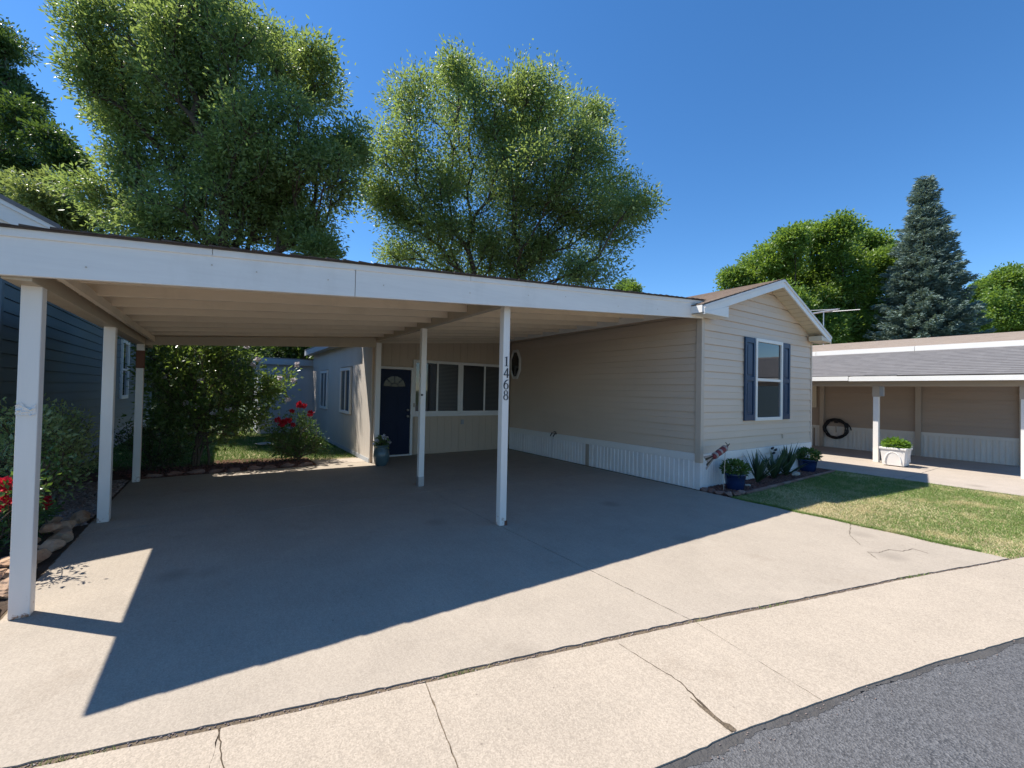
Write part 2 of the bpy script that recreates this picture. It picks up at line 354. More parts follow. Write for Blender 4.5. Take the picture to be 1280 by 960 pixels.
def norm(a): return a / (np.linalg.norm(a, axis=-1, keepdims=True) + 1e-9)
def leaf_cloud(name, pts, dirs, size, ratio, mat, parent, rng, flat=0.6, fold=0.25):
    """one folded leaf (two quads, six corners) at each point"""
    n = len(pts); u = norm(dirs)
    upv = np.tile([0, 0, 1.0], (n, 1)) * flat + rng.normal(size=(n, 3)) * (1 - flat * 0.6)
    s = norm(np.cross(u, upv)); nn = norm(np.cross(s, u))
    L = size[:, None]; W = L * ratio * 0.5
    b = pts; t = pts + u * L - nn * L * 0.10
    m1 = pts + u * L * 0.42
    a = m1 + s * W + nn * W * fold; c = m1 - s * W + nn * W * fold
    V = np.stack([b, a, t, c], 1).reshape(-1, 3)
    i = np.arange(n)[:, None] * 4
    F = np.concatenate([i + np.array([0, 1, 2]), i + np.array([0, 2, 3])], 0)
    return fast_mesh(name, V, faces3=F, mat=mat, parent=parent)

# wall mapping: local (u along wall, z up, d outward) -> world
def wmap(p0, udir, ndir):
    p0 = np.array(p0, float); u = np.array(udir, float); n = np.array(ndir, float)
    return lambda a, z, d: p0 + u * a + n * d + np.array([0, 0, z])
def siding(parent, f, z0, z1, H, lfun, rfun, mat, name='siding_board', double=True, proud=0.025):
    z = z0
    while z < z1 - 0.02:
        h = min(H, z1 - z)
        if double: prof = [(0, 0), (0, proud), (h / 2 - .003, proud * .55), (h / 2, proud * .90), (h - .009, proud * .25), (h - .009, 0)]
        else: prof = [(0, 0), (0, proud), (h - .007, proud * .25), (h - .007, 0)]
        A = []; B = []
        for dz, d in prof:
            l, r = lfun(z + dz), rfun(z + dz)
            if r - l < 0.02: r = l + 0.02
            A.append(f(l, z + dz, d)); B.append(f(r, z + dz, d))
        k = len(prof); mb = MB()
        mb.add(A + B, [tuple(range(k)), tuple(range(k, 2 * k))[::-1]] + [(i, k + i, k + (i + 1) % k, (i + 1) % k) for i in range(k)])
        mb.build(name, mat, parent); z += h
def fbox(mb, f, a0, a1, z0, z1, d0, d1):
    P = [f(a0, z0, d0), f(a1, z0, d0), f(a1, z0, d1), f(a0, z0, d1), f(a0, z1, d0), f(a1, z1, d0), f(a1, z1, d1), f(a0, z1, d1)]
    return mb.add(P, [(0, 3, 2, 1), (4, 5, 6, 7), (0, 1, 5, 4), (1, 2, 6, 5), (2, 3, 7, 6), (3, 0, 4, 7)])
def ribbed(parent, f, a0, a1, z0, z1, mat, period=0.1, rib=0.014, name='skirting_panel', panel=1.22):
    a = a0
    while a < a1 - 0.05:
        e = min(a + panel, a1); prof = []; x = a
        while x < e - 1e-4:
            for dx, d in ((0, .004), (period * .5, .004), (period * .58, rib), (period * .92, rib)):
                if x + dx < e: prof.append((x + dx, d))
            x += period
        prof.append((e - .003, .004)); k = len(prof); mb = MB()
        mb.add([f(p, z0, d) for p, d in prof] + [f(p, z1, d) for p, d in prof], [(i, i + 1, k + i + 1, k + i) for i in range(k - 1)])
        o = mb.build(name, mat, parent); a = e
def grooved(parent, f, a0, a1, z0, z1, mat, period=0.2, name='wall_panel', panel=1.22, holes=()):
    """vertical-groove plywood siding: flat boards with thin recessed grooves"""
    a = a0
    while a < a1 - 0.02:
        e = min(a + panel, a1); mb = MB(); x = a
        while x < e - 1e-4:
            x2 = min(x + period, e); segs = [(z0, z1)]
            for (h0, h1, hz0, hz1) in holes:
                if x2 - .004 > h0 and x + .004 < h1:
                    ns = []
                    for q0, q1 in segs:
                        if hz0 > q0: ns.append((q0, min(q1, hz0)))
                        if hz1 < q1: ns.append((max(q0, hz1), q1))
                    segs = ns
            for q0, q1 in segs:
                if q1 - q0 > .01: fbox(mb, f, x + .0018, x2 - .0018, q0, q1, 0, .012)
            x = x2
        if mb.v: mb.build(name, mat, parent)
        a = e
def window(parent, f, a0, a1, z0, z1, fw=0.06, split=None, hsplit=False, frame='trimwhite', panes=('glass', 'glass'), sill=True, name='window', d=0.02, blinds=(False, False), inset=0.0):
    mb = MB()
    fbox(mb, f, a0, a0 + fw, z0, z1, 0, d + .03); fbox(mb, f, a1 - fw, a1, z0, z1, 0, d + .03)
    fbox(mb, f, a0 + fw, a1 - fw, z1 - fw, z1, 0, d + .028); fbox(mb, f, a0 + fw, a1 - fw, z0, z0 + fw, 0, d + .028)
    fr = mb.build(name, frame, parent, bevel=0.004)
    i0, i1, j0, j1 = a0 + fw, a1 - fw, z0 + fw, z1 - fw
    rects = []
    if hsplit:
        zm = (j0 + j1) / 2; MB_ = MB(); fbox(MB_, f, i0, i1, zm - .025, zm + .025, 0, d + .02); MB_.build('meeting_rail', frame, fr)
        rects = [(i0, i1, zm + .025, j1, 0), (i0, i1, j0, zm - .025, -.0)]
    elif split:
        am = i0 + (i1 - i0) * split; MB_ = MB(); fbox(MB_, f, am - .022, am + .022, j0, j1, 0, d + .022); MB_.build('meeting_stile', frame, fr)
        rects = [(i0, am - .022, j0, j1, 0), (am + .022, i1, j0, j1, 0)]
    else: rects = [(i0, i1, j0, j1, 0)]
    for (r, pm) in zip(rects, panes):
        q = MB(); fbox(q, f, r[0], r[1], r[2], r[3], .012, .020 + (0.004 if pm != 'glass' else 0)); q.build('pane', pm, fr)
    return fr

rng = np.random.default_rng(7); random.seed(7)

# ------------------------------------------------------------------ ground and paving (setting)
mb = MB(); mb.add([(-600, -600, -.12), (600, -600, -.12), (600, 600, -.12), (-600, 600, -.12)], [(0, 1, 2, 3)])
tag(mb.build('ground', 'farground'), kind='structure')

def ragged(poly, step=0.12, amp=0.006, r=random):
    out = []
    n = len(poly)
    for i in range(n):
        a = np.array(poly[i], float); b = np.array(poly[(i + 1) % n], float); L = np.linalg.norm(b - a)
        k = max(1, int(L / step)); t = (b - a) / L; nn = np.array([-t[1], t[0]])
        for j in range(k):
            out.append(a + t * (L * j / k) + (nn * r.gauss(0, amp) if j else 0))
    return out
def sheet(name, poly, z, mat, thick=0.06, parent=None, amp=0.0, step=0.12):
    P = ragged(poly, step, amp) if amp else [np.array(p, float) for p in poly]
    mb = MB(); mb.prism([(p[0], p[1], z - thick) for p in P], (0, 0, thick)); return mb.build(name, mat, parent)

def jy(x):   # joint between the driveway and the apron
    xs = [-14, -8.2, -7.38, -6.8, -5.81, -5.34, -4.05, -2.98, -1.68, -.55, .33, 4.6, 9.8, 30]
    ys = [-.35, -1.52, -1.70, -1.85, -2.08, -2.18, -2.48, -2.76, -3.07, -3.39, -3.62, -4.72, -6.0, -11]
    return float(np.interp(x, xs, ys))
def ay(x):   # asphalt edge
    xs = [-14, -8, -5.23, -4.82, -4.3, -3.65, -3.05, -2.24, 4.6, 30]
    ys = [-1.1, -2.48, -3.12, -3.19, -3.30, -3.45, -3.60, -3.83, -5.75, -13]
    return float(np.interp(x, xs, ys))

# street
xs = np.linspace(-40, 40, 900)
pts = [(x, ay(x) - .02 + rng.normal() * .004) for x in xs] + [(40, -26), (-40, -26)]
tag(sheet('street', pts, -.009, 'asphalt', .06), kind='structure')
xe = np.linspace(-12, 14, 1500)
pts = [(x, ay(x) + .03) for x in xe] + [(x, ay(x) - .02 - .04 * abs(math.sin(x * 1.7) * math.sin(x * 4.3 + 1)) + rng.normal() * .006) for x in xe[::-1]]
tag(sheet('street_edge', pts, -.0075, 'tar', .03), kind='structure')

# driveway: dirt bed with concrete slabs on it
drv = sheet('driveway', [(-8.02, jy(-8.02) - .02), (-4, jy(-4) - .02), (-.08, jy(-.08) - .02), (-.08, .0), (-.08, 5.84), (-4.15, 5.84), (-4.15, 6.0), (-8.02, 6.0)], -.009, 'dirt', .05)
tag(drv, kind='structure')
G = 0.0045
def slab(parent, poly, mat='concrete', amp=0.003, name='concrete_slab'):
    return sheet(name, poly, 0.0, mat, .008, parent, amp, .04)
sl1 = slab(drv, [(-8.0, jy(-8.0) + .026), (-7.4, jy(-7.4) + .026), (-6.8, jy(-6.8) + .025), (-5.8, jy(-5.8) + .025), (-5.3, jy(-5.3) + .028), (-4.0 - G, jy(-4) + .03), (-4.03 - G, 2.08 - G), (-8.0, 2.05 - G)])
sl2 = slab(drv, [(-4.0 + G, jy(-4) + .026), (-3, jy(-3) + .022), (-1.7, jy(-1.7) + .016), (-.55, jy(-.55) + .012), (-.1, jy(-.1) + .01), (-.1, 2.0 - G), (-4.03 + G, 1.95 - G)])
sl3 = slab(drv, [(-8.0, 2.05 + G), (-4.03 - G, 2.08 + G), (-4.08 - G, 5.3), (-4.7, 5.35), (-5.6, 5.28), (-7.2, 5.25), (-8.0, 5.2)])
sl4 = slab(drv, [(-4.03 + G, 1.95 + G), (-.1, 2.0 + G), (-.1, 5.82), (-4.0 + G, 5.82), (-4.08 + G, 4.9)])
sl5 = slab(drv, [(-5.1, 5.37), (-4.72, 5.365), (-4.09, 5.33), (-4.09, 5.98), (-5.1, 5.95)], 'concrete2')

# apron / gutter slabs
apr = sheet('apron', [(x, jy(x) - .03) for x in np.linspace(-12, 14, 60)] + [(x, ay(x) + .0) for x in np.linspace(14, -12, 400)], -.0095, 'dirt', .05)
tag(apr, kind='structure')
cuts = [-12, -8.6, -6.78, -5.85, -4.0, -.25, 1.7, 4.5, 9.0, 14]
apslabs = []
for a, b in zip(cuts[:-1], cuts[1:]):
    sh = -.14
    top = [(x, jy(x) - .018) for x in np.linspace(a + .0025, b - .0025, 8)]
    bot = [(x, ay(x) + .004 + .005 * math.sin(x * 13) * math.sin(x * 5)) for x in np.linspace(b - .0025 + sh, a + .0025 + sh, 12)]
    apslabs.append(slab(apr, top[::1] + bot, 'apron', .002))

def crack(parent, pix, width=0.006, mat='crack', z=0.0015, widths=None):
    P = [ground_pt(*p)[:2] for p in pix]; out = []
    for a, b in zip(P[:-1], P[1:]):
        L = np.linalg.norm(b - a); k = max(2, int(L / .03))
        for j in range(k): out.append(a + (b - a) * j / k)
    out.append(P[-1]); out = np.array(out); j = rng.normal(size=out.shape) * .007; out = out + np.cumsum(j, 0) * .35 + j * .35
    mb = MB(); n = len(out); l = []; r = []
    for i in range(n):
        t = out[min(i + 1, n - 1)] - out[max(0, i - 1)]; t /= np.linalg.norm(t) + 1e-9; nn = np.array([-t[1], t[0]])
        wd = width * rng.uniform(.3, 1.2) * (np.interp(i / n, np.linspace(0, 1, len(widths)), widths) if widths else 1)
        l.append((*(out[i] + nn * wd), z)); r.append((*(out[i] - nn * wd), z))
    mb.add(l + r, [(i, i + 1, n + i + 1, n + i) for i in range(n - 1)]); return mb.build('crack', mat, parent)
crack(apslabs[3], [(775, 805), (850, 852), (885, 890), (915, 914)], .0035, widths=[.5, .7, 1.5, 4.5])
crack(apslabs[3], [(862, 872), (900, 905), (918, 916)], .008, 'dirt', .003, widths=[.2, 1.5, 3])
crack(sl2, [(1062, 655), (1060, 668), (1075, 681)], .004)
crack(sl2, [(1085, 690), (1100, 691), (1112, 687), (1128, 689), (1142, 686), (1160, 692)], .004)
crack(sl2, [(1085, 690), (1098, 699)], .004)
crack(apslabs[1], [(273, 912), (271, 930), (276, 962)], .003)

# grass filling the worn joint
n = 2600; xj = rng.uniform(-8, 1.5, n); yj = np.array([jy(x) for x in xj]) + rng.normal(size=n) * .006
keep = np.sin(xj * 3.1) + np.sin(xj * 7.7 + 1) + rng.normal(size=n) * .6 > 1.5
def blades(name, P, h, wd, mat, parent=None, lean=0.5, rg=rng):
    n = len(P); a = rg.uniform(0, 2 * math.pi, n); s = np.stack([np.cos(a), np.sin(a), 0 * a], 1) * (wd[:, None])
    l = np.stack([rg.normal(size=n), rg.normal(size=n), 0 * a], 1) * (lean * h)[:, None]
    T = P + l + np.stack([0 * a, 0 * a, h], 1); V = np.stack([P - s, P + s, T], 1).reshape(-1, 3)
    return fast_mesh(name, V, faces3=np.arange(3 * n).reshape(-1, 3), mat=mat, parent=parent)
Pj = np.stack([xj, yj, np.full(n, -.009)], 1)[keep]
pebbles_later = (xj, yj)
tag(blades('joint_grass', Pj, rng.uniform(.012, .03, len(Pj)), np.full(len(Pj), .003), 'grass', drv), kind='stuff')

# front lawn
lawn_poly = [(-.07, -.60), (-.07, jy(-.07) - .0)] + [(x, jy(x) + .01) for x in np.linspace(.2, 4.55, 12)] + [(4.55, -.3), (4.36, -.42), (2.2, -.52), (.6, -.62)]
lawn = tag(sheet('lawn', lawn_poly, -.012, 'lawnbase', .08), kind='structure')
def inside(P, poly):
    x, y = P[:, 0], P[:, 1]; c = np.zeros(len(P), bool); n = len(poly)
    for i in range(n):
        x0, y0 = poly[i][:2]; x1, y1 = poly[(i + 1) % n][:2]
        c ^= ((y0 > y) != (y1 > y)) & (x < (x1 - x0) * (y - y0) / (y1 - y0 + 1e-12) + x0)
    return c
P = np.stack([rng.uniform(-.12, 4.6, 150000), rng.uniform(-4.8, -.3, 150000)], 1); P = P[inside(P, lawn_poly)]
dens = 0.55 + .45 * np.sin(P[:, 0] * 2.1 + 1.3 * np.sin(P[:, 1] * 1.7)) * np.sin(P[:, 1] * 2.3 + .5)
dry = np.exp(-((P[:, 0] - .55) / .8) ** 2 - ((P[:, 1] + 1.65) / .55) ** 2)
P = P[rng.uniform(size=len(P)) < np.clip(dens + .35 - .5 * dry, .15, 1)]
P3 = np.concatenate([P, np.full((len(P), 1), -.014)], 1)
tag(blades('lawn_grass', P3, rng.uniform(.018, .045, len(P)), rng.uniform(.0022, .004, len(P)), 'grass', lawn, .7), kind='stuff')

n = 26000; Pd = np.stack([np.abs(rng.normal(.25, .75, n)) - .05, rng.normal(-1.62, .42, n)], 1); Pd = np.concatenate([Pd, np.stack([rng.uniform(-.05, 4.5, 9000), rng.uniform(-4.5, -.6, 9000)], 1)])
Pd = Pd[inside(Pd, lawn_poly)]; M['straw'] = island_mat('dry straw', [(0.45, 0.36, 0.19), (0.68, 0.57, 0.34), (0.55, 0.47, 0.25)], .8)
tag(blades('dry_grass', np.concatenate([Pd, np.full((len(Pd), 1), -.012)], 1), rng.uniform(.012, .034, len(Pd)), rng.uniform(.0022, .0045, len(Pd)), 'straw', lawn, 1.1), kind='stuff')
# ragged fringe of blades creeping over the paving
n = 5000; yb_ = rng.uniform(-3.3, -.62, n); Pf = np.stack([-.085 + rng.normal(size=n) * .018 + .02 * np.sin(yb_ * 9), yb_, np.full(n, -.004)], 1)
tag(blades('lawn_fringe', Pf, rng.uniform(.015, .04, n), rng.uniform(.002, .004, n), 'grass', lawn, .9), kind='stuff')
# neighbour's driveway
nd = tag(sheet('neighbour_driveway', [(4.56, -4.6), (9.78, -5.9), (9.78, 16), (4.56, 16)], -.024, 'dirt', .05), kind='structure')
for (x0, x1, y0, y1) in ((4.58, 7.05, -1.5, 3.2), (7.06, 9.78, -1.5, 3.2), (4.58, 7.05, 3.212, 9), (7.06, 9.78, 3.212, 9)):
    slab(nd, [(x0, y0), (x1, y0), (x1, y1), (x0, y1)], 'concrete2', .002)
slab(nd, [(4.58, jy(4.58) + .02), (7.05, jy(7.05) + .02), (7.05, -1.512), (4.58, -1.512)], 'concrete2', .002)
slab(nd, [(7.06, jy(7.06) + .02), (9.78, jy(9.78) + .02), (9.78, -1.512), (7.06, -1.512)], 'concrete2', .002)

# back lawn, planting beds and gravel strip
bl = tag(sheet('back_lawn', [(-9.0, 6.3), (-4.12, 5.99), (-4.12, 12.6), (-9.0, 14), (-30, 30), (-9, 40), (6, 40), (-4.1, 13)][:4], -.02, 'lawnbase', .08), kind='structure')
P = np.stack([rng.uniform(-9, -4.12, 60000), rng.uniform(6.2, 13, 60000), np.full(60000, -.02)], 1)
tag(blades('lawn_grass', P, rng.uniform(.03, .07, len(P)), rng.uniform(.003, .006, len(P)), 'grass2', bl, .5), kind='stuff')
bed_back = tag(sheet('planting_bed', [(-8.0, 5.22), (-7.2, 5.27), (-5.6, 5.3), (-5.12, 5.36), (-5.12, 6.5), (-6.4, 6.9), (-8.9, 6.8), (-8.9, 5.3)], .0, 'mulch', .06), kind='structure')
bed_left = tag(sheet('side_bed', [(-8.02, -.6), (-8.02, 5.3), (-8.98, 5.3), (-8.98, 2.9), (-12, 2.9), (-12, -.3)], -.004, 'soil', .06), kind='structure')
def pebbles(name, poly, n, s0, s1, z, mat, parent, rg):
    x0, x1 = min(p[0] for p in poly), max(p[0] for p in poly); y0, y1 = min(p[1] for p in poly), max(p[1] for p in poly)
    P = np.stack([rg.uniform(x0, x1, n), rg.uniform(y0, y1, n)], 1); P = P[inside(P, poly)]; n = len(P)
    o = np.array([[1, 0, 0], [-1, 0, 0], [0, 1, 0], [0, -1, 0], [0, 0, 1], [0, 0, -1]], float)
    s = rg.uniform(s0, s1, (n, 1, 1)) * np.array([1, .8, .5]) * rg.uniform(.6, 1.2, (n, 1, 3))
    a = rg.uniform(0, 6.28, n); c, q = np.cos(a), np.sin(a)
    V = o[None] * s; V = V + rg.normal(size=V.shape) * s * .15
    V = np.stack([V[..., 0] * c[:, None] - V[..., 1] * q[:, None], V[..., 0] * q[:, None] + V[..., 1] * c[:, None], V[..., 2]], -1)
    V = V + np.concatenate([P, np.full((n, 1), z)], 1)[:, None]
    f = np.array([[0, 2, 4], [2, 1, 4], [1, 3, 4], [3, 0, 4], [2, 0, 5], [1, 2, 5], [3, 1, 5], [0, 3, 5]])
    F = (np.arange(n)[:, None, None] * 6 + f[None]).reshape(-1, 3)
    return tag(fast_mesh(name, V.reshape(-1, 3), faces3=F, mat=mat, parent=parent), kind='stuff')
pebbles('gravel', [(-8.04, 2.4), (-8.04, 5.2), (-8.95, 5.2), (-8.95, 2.4)], 4500, .015, .04, .006, 'gravel', bed_left, rng)
pebbles('mulch_chips', [(-8.0, 5.28), (-5.2, 5.4), (-5.2, 6.4), (-8.6, 6.6)], 5000, .012, .035, .006, 'mulch_chips', bed_back, rng)
jp = [(x, jy(x) + .026) for x in np.linspace(-8, 1, 60)] + [(x, jy(x) - .018) for x in np.linspace(1, -8, 60)]
pebbles('joint_debris', jp, 60000, .003, .009, -.006, 'gravel', drv, rng)
ep = [(x, ay(x) + .015) for x in np.linspace(-9, 4, 90)] + [(x, ay(x) - .10) for x in np.linspace(4, -9, 90)]
pebbles('edge_grit', ep, 16000, .002, .007, -.005, 'gravel', bpy.data.objects['street_edge'], rng)
fbed_poly = [(-.02, -.02), (-.06, -.50), (.5, -.56), (2.2, -.47), (4.3, -.37), (4.3, -.02)]
fbed = tag(sheet('flower_bed', fbed_poly, .012, 'mulch', .06), kind='structure')
pebbles('mulch_chips', fbed_poly, 6000, .010, .03, .016, 'mulch_chips', fbed, rng)

# ------------------------------------------------------------------ mobile home (main house)
W = 4.32; RX = 2.32; RZ = 3.93; EL = (-.38, 3.08); ER = (4.58, 2.99); OH = -.29
home = thing('mobile_home', 'beige vinyl sided mobile home with blue shuttered gable window', 'house', (2.1, 8, 0))
gf = wmap((0, 0, 0), (1, 0, 0), (0, -1, 0)); sf = wmap((0, 0, 0), (0, 1, 0), (-1, 0, 0))
mb = MB()   # wall core
core = [(0.02, .02, .1), (W - .02, .02, .1), (W - .02, .02, 2.85), (RX, .02, 3.72), (.02, .02, 2.95)]
mb.prism(core, (0, 17, 0)); mb.build('wall', 'siding', home)
zr = lambda x: (EL[1] + (RZ - EL[1]) * (x - EL[0]) / (RX - EL[0])) if x < RX else (ER[1] + (RZ - ER[1]) * (ER[0] - x) / (ER[0] - RX))
UND = .13
def xl(z):
    if z + UND <= zr(.03): return .03
    return min(RX - .01, EL[0] + (z + UND - EL[1]) / (RZ - EL[1]) * (RX - EL[0]))
def xr(z):
    if z + UND <= zr(W - .02): return W - .02
    return max(RX + .01, ER[0] - (z + UND - ER[1]) / (RZ - ER[1]) * (ER[0] - RX))
siding(home, wmap((0, 0.02, 0), (1, 0, 0), (0, -1, 0)), .60, 3.78, .238, xl, xr, 'siding')
siding(home, wmap((0.02, 0, 0), (0, 1, 0), (-1, 0, 0)), .60, 3.06, .238, lambda z: .05, lambda z: 5.84, 'siding')
mb = MB(); fbox(mb, sf, .06, 5.84, .47, .598, -.01, .022); mb.build('trim_board', 'trimwhite', home, bevel=.004)
mb = MB(); fbox(mb, gf, .06, W - .02, .47, .598, -.01, .022); mb.build('trim_board', 'trimwhite', home, bevel=.004)
mb = MB(); mb.box((-.035, -.035, .45), (.05, .075, 2.99)); mb.build('corner_post', 'cornertrim', home, bevel=.006)
mb = MB(); mb.box((W - .045, -.012, .45), (W + .012, .05, 2.84)); mb.build('corner_post', 'siding', home, bevel=.004)
ribbed(home, sf, .05, 2.66, -.01, .475, 'skirt', .098); ribbed(home, sf, 2.75, 5.84, -.01, .475, 'skirt', .098)
mb = MB(); fbox(mb, sf, 2.655, 2.755, -.01, .472, 0, .02); mb.build('seam_strip', 'taupetrim', home)
ribbed(home, gf, .03, W - .02, -.01, .475, 'skirt', .075, .009)
mb = MB(); mb.box((-.02, -.02, -.01), (.035, .05, .452)); mb.build('corner_trim', 'skirt', home)
# roof
def slope_strip(x0, z0, x1, z1, y0, y1, t, mb):
    mb.prism([(x0, y0, z0 - t), (x1, y0, z1 - t), (x1, y0, z1), (x0, y0, z0)], (0, y1 - y0, 0))
mb = MB(); slope_strip(EL[0], EL[1], RX, RZ, OH + .02, 17.3, .03, mb); roofL = mb.build('roof', 'shbrown', home)
mb = MB(); slope_strip(RX, RZ, ER[0], ER[1], OH + .02, 17.3, .03, mb); roofR = mb.build('roof', 'shbrown', home)
def courses(parent, x0, z0, x1, z1, y0, y1, n, mat, t=.012):
    for i in range(n):
        a, b = i / n, (i + 1) / n + .15 / n
        b = min(b, 1)
        pa = (x0 + (x1 - x0) * a, z0 + (z1 - z0) * a); pb = (x0 + (x1 - x0) * b, z0 + (z1 - z0) * b)
        mb = MB(); mb.add([(pa[0], y0, pa[1] + .001), (pb[0], y0, pb[1] + .001), (pb[0], y0, pb[1] + .004), (pa[0], y0, pa[1] + t + .002),
                           (pa[0], y1, pa[1] + .001), (pb[0], y1, pb[1] + .001), (pb[0], y1, pb[1] + .004), (pa[0], y1, pa[1] + t + .002)],
                          [(0, 1, 2, 3), (7, 6, 5, 4), (3, 2, 6, 7), (0, 3, 7, 4), (1, 5, 6, 2), (0, 4, 5, 1)]); mb.build('shingle_course', mat, parent)
courses(roofL, EL[0] - .02, EL[1], RX, RZ, OH, 17.3, 18, 'shbrown'); courses(roofR, ER[0] + .02, ER[1], RX, RZ, OH, 17.3, 16, 'shbrown')
# rake boards (white), lower moulding, soffits, returns
for (xa, za, xb, zb) in ((EL[0], EL[1], RX, RZ), (RX, RZ, ER[0], ER[1])):
    mb = MB(); mb.prism([(xa, OH, za - .165), (xb, OH, zb - .165), (xb, OH, zb - .012), (xa, OH, za - .012)], (0, .03, 0)); mb.build('rake_board', 'trimwhite', home, bevel=.004)
    mb = MB(); mb.prism([(xa, OH - .014, za - .062), (xb, OH - .014, zb - .062), (xb, OH - .014, zb - .014), (xa, OH - .014, za - .014)], (0, .012, 0)); mb.build('rake_moulding', 'white', home)
    k = 14
    for i in range(k):
        a, b = i / k, (i + .88) / k
        pa = (xa + (xb - xa) * a, za + (zb - za) * a - .14); pb = (xa + (xb - xa) * b, za + (zb - za) * b - .14)
        mb = MB(); mb.prism([(pa[0], OH + .03, pa[1]), (pb[0], OH + .03, pb[1]), (pb[0], OH + .03, pb[1] + .02), (pa[0], OH + .03, pa[1] + .02)], (0, -OH - .03, 0)); mb.build('soffit_board', 'soffit', home)
mb = MB(); mb.prism([(EL[0], OH - .004, 2.935), (.33, OH - .004, 2.935), (.33, OH - .004, 3.13), (EL[0], OH - .004, 2.96)], (0, -OH - .03, 0)); mb.build('eave_return', 'trimwhite', home, bevel=.006)
mb = MB(); mb.prism([(ER[0] - .0, OH - .004, 2.84), (W - .25, OH - .004, 2.86), (W - .25, OH - .004, 2.97), (ER[0] - .0, OH - .004, 2.87)], (0, -OH - .03, 0)); mb.build('eave_return', 'soffit', home, bevel=.006)
mb = MB(); mb.box((EL[0] - .02, OH + .03, 2.95), (EL[0] + .01, 17.3, 3.07)); mb.build('eave_fascia', 'trimwhite', home)
mb = MB(); mb.box((ER[0] - .01, OH + .03, 2.85), (ER[0] + .02, 17.3, 2.98)); mb.build('eave_fascia', 'trimwhite', home)
# gable window and shutters
gw = wmap((0, .005, 0), (1, 0, 0), (0, -1, 0))
win = window(home, gw, 1.77, 2.86, 1.13, 2.74, .065, hsplit=True, panes=('glass', 'glass'))
for (a0, a1) in ((1.385, 1.75), (2.88, 3.20)):
    mb = MB(); z0, z1 = 1.14, 2.73; st = .06
    fbox(mb, gw, a0, a0 + st, z0, z1, .012, .045); fbox(mb, gw, a1 - st, a1, z0, z1, .012, .045)
    for (q0, q1) in ((z0, z0 + .11), (1.9, 1.98), (z1 - .1, z1)): fbox(mb, gw, a0 + st, a1 - st, q0, q1, .012, .043)
    fbox(mb, gw, a0 + st, a1 - st, z0 + .11, z1 - .1, .012, .024)
    sh = mb.build('shutter', 'shutter', home, bevel=.004)
    for (q0, q1) in ((z0 + .15, 1.86), (2.02, z1 - .14)):
        mb = MB(); fbox(mb, gw, a0 + st + .035, a1 - st - .035, q0, q1, .024, .036); mb.build('raised_panel', 'shutter', sh, bevel=.006)
# octagon window on the carport side
mb = MB(); cyo, czo = 5.58, 2.36
def octa(r, d): return [sf(cyo + r * .58 * math.cos(math.pi / 8 + k * math.pi / 4), czo + r * 1.0 * math.sin(math.pi / 8 + k * math.pi / 4), d) for k in range(8)]
A, B = octa(.44, .0), octa(.44, .05); C_, D_ = octa(.36, .05), octa(.36, .0)
mb.add(A + B + C_ + D_, [(i + 8 * k, (i + 1) % 8 + 8 * k, (i + 1) % 8 + 8 * (k + 1), i + 8 * (k + 1)) for k in range(3) for i in range(8)])
ow = mb.build('octagon_window', 'trimwhite', home)
mb = MB(); mb.add(octa(.37, .026), [tuple(range(8))]); mb.build('pane', 'glass', ow)
# hose tap on the side wall
mb = MB(); mb.tube([sf(3.78, .60, .0), sf(3.78, .60, .07)], .014); mb.tube([sf(3.78, .60, .07), sf(3.80, .53, .10)], .012); mb.tube([sf(3.74, .64, .06), sf(3.82, .65, .06)], .012)
mb.tube([sf(3.90, .60, .0), sf(3.90, .61, .06), sf(3.92, .53, .09)], .012); mb.build('hose_tap', 'black', home, smooth=True)
# vents on gable (little plug)
mb = MB(); fbox(mb, gf, 2.93, 2.945, .74, .83, .0, .02); mb.build('siding_clip', 'cornertrim', home)

# TV antenna on the neighbouring roof ridge
ax_, ay_, az_ = 12.1, 2.62, 4.88
ant = thing('tv_antenna', 'white and grey television antenna above the tan roof of the taupe home', 'antenna', (ax_, ay_, 3.6))
mb = MB(); mb.tube([(ax_, ay_, 3.58), (ax_, ay_, az_)], .018); mb.build('mast', 'metal', ant)
mb = MB(); mb.tube([(ax_ - .20, ay_ + .42, az_ - .06), (ax_ + .2, ay_ - .38, az_ + .06)], .032, 8); mb.build('boom', 'metal', ant)
for (p, q) in (((-.15, .62, .10), (.2, -.45, .06)), ((.05, .20, .0), (.25, -1.05, -.04)), ((-.2, .3, -.05), (-.2, .5, -.04))):
    mb = MB(); mb.tube([(ax_ + p[0], ay_ + p[1], az_ + p[2]), (ax_ + q[0], ay_ + q[1], az_ + q[2])], .014, 6); mb.build('element', 'metal', ant)

# ------------------------------------------------------------------ entry room addition
add = thing('entry_room', 'tan flat roofed entry room with navy door at the back of the carport', 'house', (-2, 8, 0))
YB = 5.85
bf = wmap((0, YB, 0), (1, 0, 0), (0, -1, 0)); lf = wmap((-4.1, 0, 0), (0, 1, 0), (-1, 0, 0))
mb = MB(); mb.box((-4.09, YB + .012, 0), (-.02, 12.2, 2.80)); mb.build('wall', 'panel', add)
DX0, DX1 = -3.76, -2.95
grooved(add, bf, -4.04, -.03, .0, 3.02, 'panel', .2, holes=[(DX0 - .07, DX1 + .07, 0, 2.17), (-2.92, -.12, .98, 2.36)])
mb = MB(); mb.box((-4.04, YB + .014, 2.80), (-.03, YB + .1, 3.02)); mb.build('upper_wall', 'panel', add)
